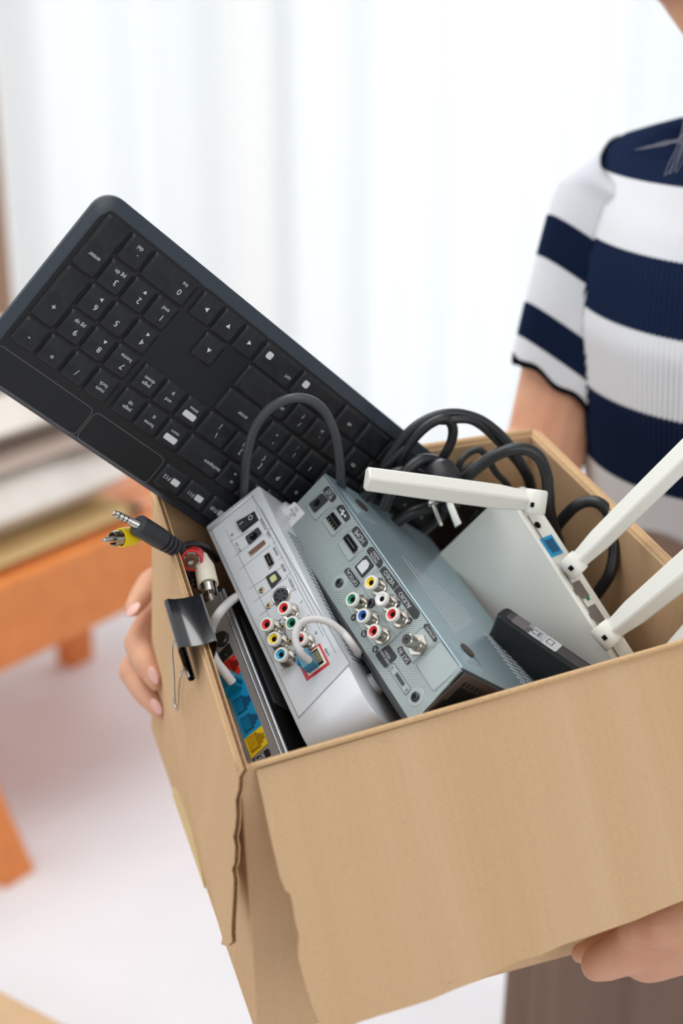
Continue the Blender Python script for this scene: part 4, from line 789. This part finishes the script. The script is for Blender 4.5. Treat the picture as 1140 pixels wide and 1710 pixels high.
# ------------------------------------------------------------------ composite video lead with four plugs
def av_lead():
    t = thing_at('audio_video_lead', at(300, 918, .93), 'black video lead with jack pin and yellow, red and white plugs over left rim', 'cable')
    a, b = at(231, 877, .918), at(192, 857, .913); ax = (b-a).normalized(); n = 20
    j = build('jack_pin', MB().lathe([(.0031, 0), (.0031, .003), (.0029, .0055), (.0022, .0058), (.0022, .0060)], a, n, ax), M_chrome, t, world=True)
    L = (b-a).length; seg = [(.0055+.004*0, .0)]
    for k in range(4):
        s0 = .0055 + k*(L-.0055)/4; s1 = s0 + (L-.0055)/4 - .0006; pr = [(.00245, s0), (.00245, s1)] if k < 3 else [(.00245, s0), (.0026, s0+.001), (.0018, s0+.0022), (.0024, s0+.0036), (.0012, s1)]
        m = MB().lathe(pr, a, 16, ax); I = MAT[t.name].inverted(); m.v = [I @ v for v in m.v]; build('contact', m, M_chrome, j)
        if k: m = MB().lathe([(.00235, s0-.0006), (.00235, s0)], a, 16, ax); m.v = [I @ v for v in m.v]; build('band', m, M_hole, j)
    c = at(302, 921, .945); d = (c-a).normalized(); Lb = (c-a).length; pr = [(.0064, -.001), (.0072, .0), (.0072, Lb*.45)]
    for k in range(5): s = Lb*(.50+.10*k); pr += [(.0070-.0003*k, s), (.0070-.0003*k, s+Lb*.055), (.0050-.0002*k, s+Lb*.06), (.0050-.0002*k, s+Lb*.095)]
    build('jack_boot', MB().lathe(pr, a, 22, d), mat('boot_black', srgb(46, 49, 54), .5), t, world=True, smooth=30)
    for i, (p0, p1, p2, p3) in enumerate((((300, 920, .944), (318, 930, .95), (334, 948, .96), (348, 985, .98)), ((300, 915, .945), (322, 908, .955), (345, 915, .97), (362, 935, .99)), ((296, 922, .944), (312, 940, .955), (326, 962, .97), (342, 992, .99)))): build('cord', MB().tube([at(*p) for p in (p0, p1, p2, p3)], .0022, 10, 8), M_cableb, t, world=True, smooth=180)
    def plugrca(base, tip, col, nm, s=1.0, capl=.5, pet=.20):
        a, b = at(*base), at(*tip); ax = (b-a).normalized(); L = (b-a).length; r = .0060*s; body = L*capl
        o = build(nm, MB().lathe([(.0032*s, 0), (.0038*s, L*.08), (.0052*s, L*.2), (r, L*.27), (r*1.03, body), (r*.86, body+.0002), (r*.82, body-.003)], a, 24, ax), col, t, world=True, smooth=35)
        I = MAT[t.name].inverted()
        m = MB().lathe([(r*.80, body-.0025), (r*.80, body-.002)], a, 22, ax); m.v = [I @ v for v in m.v]; build('insulator', m, M_brown, o)
        uu = ax.orthogonal().normalized(); vv = ax.cross(uu)
        for k in range(4):
            m = MB(); vs = []; a0 = k*pi/2+.2; K = 5
            for hh in (body-.002, body+L*pet):
                for rr in (r*.80, r*.70): vs += [a + ax*hh + (uu*cos(a0+1.15*q/K) + vv*sin(a0+1.15*q/K))*rr for q in range(K+1)]
            W = K+1; fs = [(q, q+1, 2*W+q+1, 2*W+q) for q in range(K)] + [(W+q, W+q+1, 3*W+q+1, 3*W+q) for q in range(K)] + [(2*W+q, 2*W+q+1, 3*W+q+1, 3*W+q) for q in range(K)] + [(0, W, 3*W, 2*W), (K, W+K, 3*W+K, 2*W+K)]
            m.add([I @ v for v in vs], fs); build('shield_petal', m, M_chrome, o)
        m = MB().lathe([(.0016*s, body-.002), (.0016*s, L-.001), (.0010*s, L)], a, 14, ax); m.v = [I @ v for v in m.v]; build('centre_pin', m, M_chrome, o)
    plugrca((238, 893, .935), (172, 902, .912), M_yel, 'yellow_plug', 1.05, .56)
    plugrca((328, 926, .957), (317, 940, .930), M_red, 'red_plug', 1.18, .72, .02)
    plugrca((337, 928, .95), (353, 1003, .925), mat('ivory_plug', srgb(226, 218, 200), .45), 'white_plug', 1.12, .66)
    for i in range(5): build('cord_ribs', MB().lathe([(.0045, 0), (.0045, .0022)], at(318+i*9, 966+i*5, .975), 16, cdir((.8, .5, .2))), M_cableb, t, world=True) if i < 5 else None
    build('strain_relief', MB().lathe([(.0036, -.006), (.0036, .022)], at(322, 962, .975), 16, cdir((.8, .5, .2))), M_cableb, t, world=True)
av_lead()

# ------------------------------------------------------------------ binder clip on the left rim
def clip():
    e = (cB-cA).normalized(); f = (1286-1045)/(1286-814); mid = cB.lerp(cA, .44); up = bZ; out = e.cross(up).normalized(); out = out if out.dot(-bX) > 0 else -out
    M = Matrix.Translation(mid) @ Matrix((e, out, e.cross(out))).transposed().to_4x4(); sg = 1 if e.cross(out).dot(up) > 0 else -1
    if sg < 0: M = Matrix.Translation(mid) @ Matrix((-e, out, (-e).cross(out))).transposed().to_4x4()
    M = M @ Matrix.Translation((0, .0035, .001))
    t = thing('binder_clip', M, 'large black binder clip clamped over the left rim of the box', 'clip')
    Lc = .0215; hw = .0122; zt = .0098; zb = -.020; th = .0007
    prof = []    # open triangular profile in (y, z), from outer roll over the spine to the inner roll
    for k in range(9): an = -pi/2 + 2*pi*k/9; 
    def curl(s): return [(s*(.0042+.0024*cos(a)), zb+.0 + .0024*sin(a)) for a in [radians(x) for x in (250, 200, 150, 100, 50, 0, -40, -80)]]
    left = [(.0045+.0022*cos(a), zb+.0022*sin(a)) for a in [radians(q) for q in (120, 180, 240, 300, 360, 400, 430)]]
    path = left + [(.0062, zb+.006), (.0092, -.008), (hw, zt-.003), (hw-.0006, zt-.0010), (hw-.002, zt), (hw*.5, zt-.0013), (0, zt-.0018), (-hw*.5, zt-.0013), (-hw+.002, zt), (-hw+.0006, zt-.0010), (-hw, zt-.003), (-.0092, -.008), (-.0062, zb+.006)] + [(-y, z) for y, z in left[::-1]]
    vs = []; n = len(path)
    for x in (-Lc, Lc):
        for i, (y, z) in enumerate(path):
            a = path[max(i-1, 0)]; b = path[min(i+1, n-1)]; d = Vector((b[0]-a[0], b[1]-a[1])).normalized(); nn = Vector((-d.y, d.x))*th/2
            vs += [(x, y+nn.x, z+nn.y), (x, y-nn.x, z-nn.y)]
    fs = []; W = 2*n
    for i in range(n-1): a = 2*i; fs += [(a, a+2, W+a+2, W+a), (a+1, W+a+1, W+a+3, a+3), (a, a+1, a+3, a+2), (W+a, W+a+2, W+a+3, W+a+1)]
    fs += [(0, W, W+1, 1), (2*n-2, 2*n-1, W+2*n-1, W+2*n-2)]
    build('spring_body', MB().add(vs, fs), M_clip, t, smooth=40)
    for s in (1, -1):
        y = s*.0078; pts = [(-.013, y, zb+.001), (-.013, s*.010, zb-.006), (-.0075, s*.0105, zb-.026), (-.0062, s*.0108, zb-.040), (-.003, s*.0112, zb-.047), (.003, s*.0112, zb-.047), (.0062, s*.0108, zb-.040), (.0075, s*.0105, zb-.026), (.013, s*.010, zb-.006), (.013, y, zb+.001)]
        build('wire_arm', MB().tube(pts, .0009, 8, 5), M_chrome, t, smooth=180)
clip()

# ================================================================== PERSON
def remeshed(name, mb, voxel, mats, parent, smooth_it=6, world=True, **kw):
    I = MAT[parent.name].inverted(); me = bpy.data.meshes.new(name); me.from_pydata([tuple(I @ v) for v in mb.v], [], mb.f)
    ob = bpy.data.objects.new(name, me); C.objects.link(ob); r = ob.modifiers.new('r', 'REMESH'); r.mode = 'VOXEL'; r.voxel_size = voxel; r.use_smooth_shade = True
    s = ob.modifiers.new('s', 'SMOOTH'); s.iterations = smooth_it; s.factor = .5
    dg = bpy.context.evaluated_depsgraph_get(); new = bpy.data.meshes.new_from_object(ob.evaluated_get(dg)); bpy.data.objects.remove(ob); new.materials.clear(); new.materials.append(mats)
    new.name = name; o = bpy.data.objects.new(name, new); C.objects.link(o); o.parent = parent; prop(o, **kw); return o
def ring_loft(rings, n, ribs=0, amp=0, mi=None):   # rings: (centre, u axis, v axis, a, b, mat)
    m = MB(); vs = []
    for c, u, v, a, b, _ in rings:
        for k in range(n):
            th = 2*pi*k/n; s = 1 + (amp/max(a, b))*(cos(ribs*th)) if ribs else 1; ct, st = cos(th), sin(th); p = 2.5
            rr = (abs(ct)**p + abs(st)**p)**(-1/p); vs.append(c + (u*a*ct + v*b*st)*rr*s)
    m.v = vs
    for i in range(len(rings)-1):
        for k in range(n): m.f.append((i*n+k, i*n+(k+1) % n, (i+1)*n+(k+1) % n, (i+1)*n+k)); m.m.append(rings[i][5])
    return m
def person():
    cx, cy = .365, 1.215
    t = thing_at('person', (cx, cy, 0), 'person in navy and white striped ribbed top and taupe trousers holding the box', 'person')
    V = Vector; yaw = Matrix.Rotation(radians(-12), 3, 'Z')
    m = MB()
    # trunk, neck, head
    m.ball((cx, cy, 1.17), (.125, .082, .13), 20); m.ball((cx, cy+.01, 1.0), (.115, .08, .14), 20); m.ball((cx, cy, .88), (.145, .095, .13), 20)
    m.chain([(V((cx, cy+.012, 1.24)), .045), (V((cx-.003, cy+.014, 1.31)), .040), (V((.347, 1.226, 1.39)), .043), (V((.318, 1.215, 1.46)), .046)])
    Hc = V((.292, 1.181, 1.544)); look = V((-.42, -.80, -.42)).normalized(); right = look.cross(V((0, 0, 1))).normalized(); up = right.cross(look).normalized()
    RH = Matrix((right, look, up)).transposed()
    hp = lambda x, y, z: Hc + right*x + look*y + up*z
    m.ball(hp(0, -.01, .015), (.074, .088, .092), 24, R=RH); m.ball(hp(0, .022, -.035), (.058, .062, .072), 22, R=RH)
    m.chain([(hp(-.035, .01, -.075), .030), (hp(0, .055, -.098), .024), (hp(.035, .01, -.075), .030)]); m.ball(hp(0, .063, -.096), .019, 14)
    m.chain([(hp(0, .082, .012), .006), (hp(0, .094, -.016), .0085), (hp(0, .100, -.026), .0095)]); m.ball(hp(-.011, .088, -.028), .007); m.ball(hp(.011, .088, -.028), .007)
    m.chain([(hp(-.035, .072, .030), .008), (hp(0, .082, .028), .006), (hp(.035, .072, .030), .008)])
    for s in (-1, 1): m.ball(hp(s*.076, -.005, -.012), (.008, .017, .030), 14, R=RH); m.ball(hp(s*.036, .040, -.034), (.030, .034, .036), 16, R=RH); m.ball(hp(s*.030, .036, -.066), (.027, .030, .028), 16, R=RH)
    # screen-left arm (her right): shoulder, elbow, wrist behind the back wall
    sh, el, wr = V((.224, 1.240, 1.272)), V((.178, 1.200, 1.060)), V((-.085, 1.085, 1.015))
    m.chain([(V((cx-.03, cy+.008, 1.245)), .042), (sh, .038), (sh.lerp(el, .45), .038), (el, .036), (el.lerp(wr, .35), .036), (wr, .024)])
    # its hand: palm on the back wall, fingers round the corner onto the left wall
    p0 = at(262, 1075, 1.155)
    palm = at(300, 1055, 1.165); m.chain([(wr, .024), (palm, .026)]); m.chain([(at(285, 1010, 1.150), .016), (at(268, 1070, 1.150), .018), (at(285, 1130, 1.160), .017), (wr.lerp(palm, .5), .026)])
    fing = [[(278, 955, 1.135, .0100), (250, 972, 1.110, .0098), (234, 998, 1.090, .0092), (222, 1016, 1.078, .0072)],
            [(272, 1010, 1.140, .0105), (244, 1042, 1.112, .0104), (228, 1074, 1.090, .0104), (244, 1110, 1.066, .0094), (262, 1140, 1.054, .0072)],
            [(270, 1070, 1.150, .0105), (236, 1095, 1.118, .0100), (218, 1120, 1.098, .0102), (240, 1156, 1.076, .0090), (268, 1188, 1.062, .0070)],
            [(275, 1120, 1.160, .0092), (262, 1150, 1.140, .0085), (268, 1180, 1.130, .0080), (285, 1200, 1.125, .0062)]]
    for f in fing: m.chain([(at(x, y, z), r) for x, y, z, r in f])
    m.chain([(at(330, 1000, 1.15), .015), (at(330, 950, 1.14), .0115), (at(325, 915, 1.13), .009)])
    # screen-right arm (her left): reaches forward under the box
    sh2, el2, wr2 = V((.498, 1.21, 1.272)), V((.56, 1.08, 1.04)), at(1215, 1515, .925)
    m.chain([(V((cx+.03, cy+.008, 1.245)), .042), (sh2, .038), (sh2.lerp(el2, .45), .038), (el2, .037), (el2.lerp(wr2, .35), .035), (wr2, .0235)])
    m.chain([(wr2, .0235), (at(1140, 1545, .915), .0235), (at(1085, 1565, .920), .021)]); m.chain([(at(1150, 1570, .93), .020), (at(1080, 1590, .925), .020)]); m.chain([(at(1150, 1530, .97), .018), (at(1070, 1560, .98), .018)])
    g = [[(1085, 1578, .915, .0175), (1045, 1590, .915, .0150), (1012, 1606, .918, .0125), (996, 1612, .925, .0110), (1000, 1600, .950, .0095)],
         [(1075, 1560, .950, .0130), (1020, 1580, .955, .0110), (985, 1590, .960, .0095), (968, 1592, .965, .0070)],
         [(1080, 1550, .985, .0120), (1030, 1562, 1.00, .0105), (990, 1568, 1.01, .0095), (970, 1566, 1.015, .0072)],
         [(1095, 1545, 1.015, .0110), (1050, 1553, 1.03, .0095), (1015, 1557, 1.04, .0085), (1000, 1555, 1.045, .0065)],
         [(1130, 1545, .905, .0130), (1090, 1552, .897, .0125), (1068, 1552, .900, .0105), (1052, 1560, .908, .0088)]]
    for f in g: m.chain([(at(x, y, z), r) for x, y, z, r in f])
    # legs and feet
    for s in (-1, 1): m.chain([(V((cx+s*.085, cy, .86)), .085), (V((cx+s*.10, cy-.01, .48)), .052), (V((cx+s*.11, cy+.02, .09)), .034)]); m.chain([(V((cx+s*.11, cy+.03, .045)), .034), (V((cx+s*.12, cy-.13, .03)), .028)])
    remeshed('body', m, .0028, M_skin, t, 5)
    # nails
    for (x, y, z, r, dx, dy) in ((222, 1018, 1.068, .0058, -.7, .7), (256, 1128, 1.046, .0058, .45, .9), (261, 1180, 1.055, .0056, .6, .8)):
        c = at(x, y, z); ax = cdir((dx, dy, -.2)).normalized(); nv = cdir((-.7, -.1, -.7)); nv = (nv-ax*nv.dot(ax)).normalized(); Rn = Matrix((ax, nv.cross(ax), nv)).transposed()
        mm = MB().ball(c, (r*1.25, r*.85, .0012), 14, R=Rn); build('finger_nail', mm, M_nail, t, world=True, smooth=180)
    # face details
    for s in (-1, 1):
        o = build('eye', MB().ball(hp(s*.031, .066, .012), .0115, 14), M_eye, t, world=True, smooth=180); I = MAT[t.name].inverted(); q = MB().ball(hp(s*.031, .0745, .008), .0048, 12); q.v = [I @ v for v in q.v]; build('iris', q, M_iris, o, smooth=180)
        build('eyelid', MB().ball(hp(s*.031, .066, .015), (.0128, .0125, .0105), 14, R=RH), M_skin, t, world=True, smooth=180)
        build('eyebrow', MB().tube([hp(s*.016, .083, .034), hp(s*.032, .079, .039), hp(s*.048, .066, .034)], .0022, 8, 5), M_hair, t, world=True, smooth=180)
    build('lips', MB().chain([(hp(-.020, .074, -.060), .0035), (hp(-.008, .085, -.056), .0052), (hp(.008, .085, -.056), .0052), (hp(.020, .074, -.060), .0035)]).chain([(hp(-.012, .080, -.066), .0045), (hp(.012, .080, -.066), .0045)]), M_lip, t, world=True, smooth=180)
    # hair: cap plus long locks behind the shoulders and a few wisps in front
    hm = MB(); hm.ball(hp(0, -.022, .028), (.084, .092, .092), 22, R=RH)
    for k in range(9):
        a = -.45-k*.9/8; b0 = hp(.078*sin(a), -.035-.055*cos(a), .02); b1 = hp(.082*sin(a), -.045-.055*cos(a), -.06)
        hm.chain([(b0, .022), (b1, .020), (V((b1.x+.01, b1.y+.05, 1.36)), .020), (V((cx+.10*sin(a), cy+.115, 1.20)), .012)])
    remeshed('hair', hm, .005, M_hair, t, 5)
    m = MB(); wis = [[(1150, 120, 1.09), (1146, 190, 1.085), (1136, 240, 1.08), (1124, 268, 1.08), (1117, 292, 1.082)], [(1156, 130, 1.09), (1150, 210, 1.083), (1140, 250, 1.078), (1130, 275, 1.08), (1119, 290, 1.083)], [(1165, 140, 1.1), (1146, 216, 1.09), (1120, 238, 1.10), (1092, 244, 1.12), (1068, 248, 1.135)], [(1160, 120, 1.09), (1150, 225, 1.085), (1128, 236, 1.095), (1104, 238, 1.11), (1082, 246, 1.125)]]
    for q in wis:
        for dd in (0, .0012, -.001): m.tube([at(x, y, z) + V((dd*(i+1)*.8, dd, dd)) for i, (x, y, z) in enumerate(q)], .00026, 5, 5)
    build('hair_wisps', m, M_wisp, t, world=True, smooth=180, kind='stuff', label='a few loose strands falling on the shoulder')
    # striped knit top, real ribs
    X, Y, Z = V((1, 0, 0)), V((0, 1, 0)), V((0, 0, 1)); yx, yy = yaw @ X, yaw @ Y
    bounds = [1.312, 1.267, 1.214, 1.150, 1.079, 1.018]
    def size(z):
        tab = [(1.00, .135, .105, 0), (1.03, .140, .108, 0), (1.08, .150, .116, -.004), (1.14, .160, .122, -.008), (1.20, .166, .122, -.008), (1.25, .164, .110, -.002), (1.285, .158, .094, .002), (1.310, .150, .074, .004), (1.328, .138, .058, .004), (1.340, .112, .052, .004), (1.350, .082, .050, .004)]
        for (z0, *p), (z1, *q) in zip(tab, tab[1:]):
            if z <= z1: f = max(0, (z-z0)/(z1-z0)); return [a+(b-a)*f for a, b in zip(p, q)]
        return tab[-1][1:]
    zs = sorted(set(bounds + [1.010, 1.014] + [1.02+.0085*i for i in range(1, 39) if min(abs(1.02+.0085*i-b) for b in bounds) > .003] + [1.350]))
    rings = []
    for z in zs:
        a, b, dy = size(z); up_ = z+.0001; band = sum(1 for q in bounds if up_ < q); mi = 2 if z < 1.0179 else (0 if band % 2 == 0 else 1)
        rings.append((V((cx, cy+dy, z)), yx, yy, a, b, mi))
    rings = [(rings[0][0]-Z*.002, yx, yy, rings[0][3]*.97, rings[0][4]*.96, 2)] + rings
    g = ring_loft(rings, 960, 240, .0022)
    for v in g.v: v.z += .24*(v.y-cy)*min(1, (1.36-v.z)/.06) if v.z > 1.30 else .24*(v.y-cy)
    build('knit_top', g, [M_navy, M_wknit, M_bknit], t, world=True, smooth=180)
    g = ring_loft([(V((cx, cy+.004, 1.349)), yx, yy, .083, .063, 0), (V((cx-.002, cy+.002, 1.356)), yx, yy, .074, .058, 0), (V((cx-.004, cy, 1.360)), yx, yy, .066, .053, 0), (V((cx-.004, cy, 1.352)), yx, yy, .062, .05, 0)], 240, 60, .0006); build('neckband', g, [M_navy], t, world=True, smooth=180)
    for s, (S0, S1, E) in ((-1, (V((.240, 1.222, 1.296)), sh + V((.005, 0, 0)), V((.187, 1.208, 1.126)))), (1, (V((.480, 1.212, 1.290)), sh2, V((.548, 1.16, 1.15))))):
        ax = (E-S1); La = ax.length; axn = ax.normalized(); u0 = axn.cross(yy).normalized(); v0 = u0.cross(axn)
        st = [(0, 1), ]; marks = [(.003, 2), (.024, 1), (.056, 0), (.098, 1), (.136, 0)]   # from the hem upwards
        ds = sorted(set([0, .003, .024, .056, .098, .136] + [.008*i for i in range(1, int(La/.008)+1)])); rr = []
        def mi_(d):
            return 2 if d < .003-1e-6 else 1 if d < .018-1e-6 else 0 if d < .045-1e-6 else 1 if d < .084-1e-6 else 0 if d < .120-1e-6 else 1
        ds = sorted(set([0, .003, .018, .045, .084, .120] + [.0085*i for i in range(1, int(La/.0085)+1) if min(abs(.0085*i-q) for q in (.003, .018, .045, .084, .120)) > .002]))
        for d in ds:
            f = min(d/La, 1); c = E.lerp(S1, f) + V((0, 0, .004*sin(f*pi))); r = .0385 + .0060*f**.8
            rr.append((c, u0, v0, r*(1.0), r*1.08, mi_(d)))
        # shoulder cap curving into the trunk
        up2 = (S0-S1).normalized()
        for k in range(1, 9):
            f = k/8; c = S1.lerp(S0, f) + (-axn)*(.020*sin(f*pi/2)); dirn = ((-axn)*(1-f) + up2*f).normalized(); u1 = dirn.cross(yy).normalized()*-1; u1 = u1 if u1.dot(u0) > 0 else -u1; v1 = yy - dirn*yy.dot(dirn); v1 = v1.normalized(); v1 = v1 if v1.dot(v0) > 0 else -v1
            r = .0445 + .001*sin(f*pi); rr.append((c, u1, v1, r*(1-.35*f), r*(1.06-.25*f), 1))
        hem = [(rr[0][0]+axn*.0018, u0, v0, rr[0][3]*.985, rr[0][4]*.985, 2)]
        inner = [(rr[0][0]-axn*.012, u0, v0, rr[0][3]*.93, rr[0][4]*.93, 2)]
        g = ring_loft(inner+hem+rr, 480, 80, .0016)
        nn = 480
        for i in range(0, 4):      # slightly wavy lettuce hem
            for k in range(nn): g.v[i*nn+k] += axn*.0022*sin(k/nn*2*pi*7)
        xs0 = {}
        for i in range(len(g.v)//nn):
            cc = sum((g.v[i*nn+k] for k in range(0, nn, 8)), V((0, 0, 0)))/(nn/8); kk = .42*max(0, min(1, (1.31-cc.z)/.05))
            for k in range(nn): g.v[i*nn+k].z += s*kk*(g.v[i*nn+k].x-cc.x)*(1 if s < 0 else -1)*(1 if s < 0 else 1)
        build('sleeve', g, [M_navy, M_wknit, M_bknit], t, world=True, smooth=180)
    # trousers
    def leg(s):
        rr = []
        for z, a, b, dx in ((1.02, .13, .10, 0), (.95, .145, .112, 0), (.86, .160, .122, 0)): pass
        for i, z in enumerate([.90-.035*k for k in range(25)]):
            f = (.90-z)/.85; a = .091 - .008*f; b = .120 - .03*f; rr.append((V((cx + s*(.086+.02*f), cy, z)), X, Y, a, b, 0))
        return rr
    def folds(g, n, amp):
        I0 = len(g.v)//n
        for i in range(I0):
            for k in range(n): c = g.v[i*n+k]; th = 2*pi*k/n; g.v[i*n+k] = c + V((cos(th), sin(th), 0))*amp*(noise.noise(V((cos(th)*2.2, sin(th)*2.2, c.z*1.2)))*1.6 + .5*sin(th*9+c.z*3))
    g = ring_loft([(V((cx, cy, z)), X, Y, a, b, 0) for z, a, b in ((1.035, .128, .098), (1.0, .138, .106), (.95, .158, .118), (.90, .172, .126), (.85, .184, .130), (.80, .186, .130))], 96); folds(g, 96, .003); build('trouser_seat', g, M_pants, t, world=True, smooth=180)
    for s in (-1, 1): g = ring_loft(leg(s), 96); folds(g, 96, .017); build('trouser_leg', g, M_pants, t, world=True, smooth=180)
    for s in (-1, 1): build('shoe', MB().chain([(V((cx+s*.11, cy+.04, .045)), .045), (V((cx+s*.118, cy-.06, .042)), .042), (V((cx+s*.122, cy-.15, .036)), .036)]), M_wht, t, world=True, smooth=180)
person()
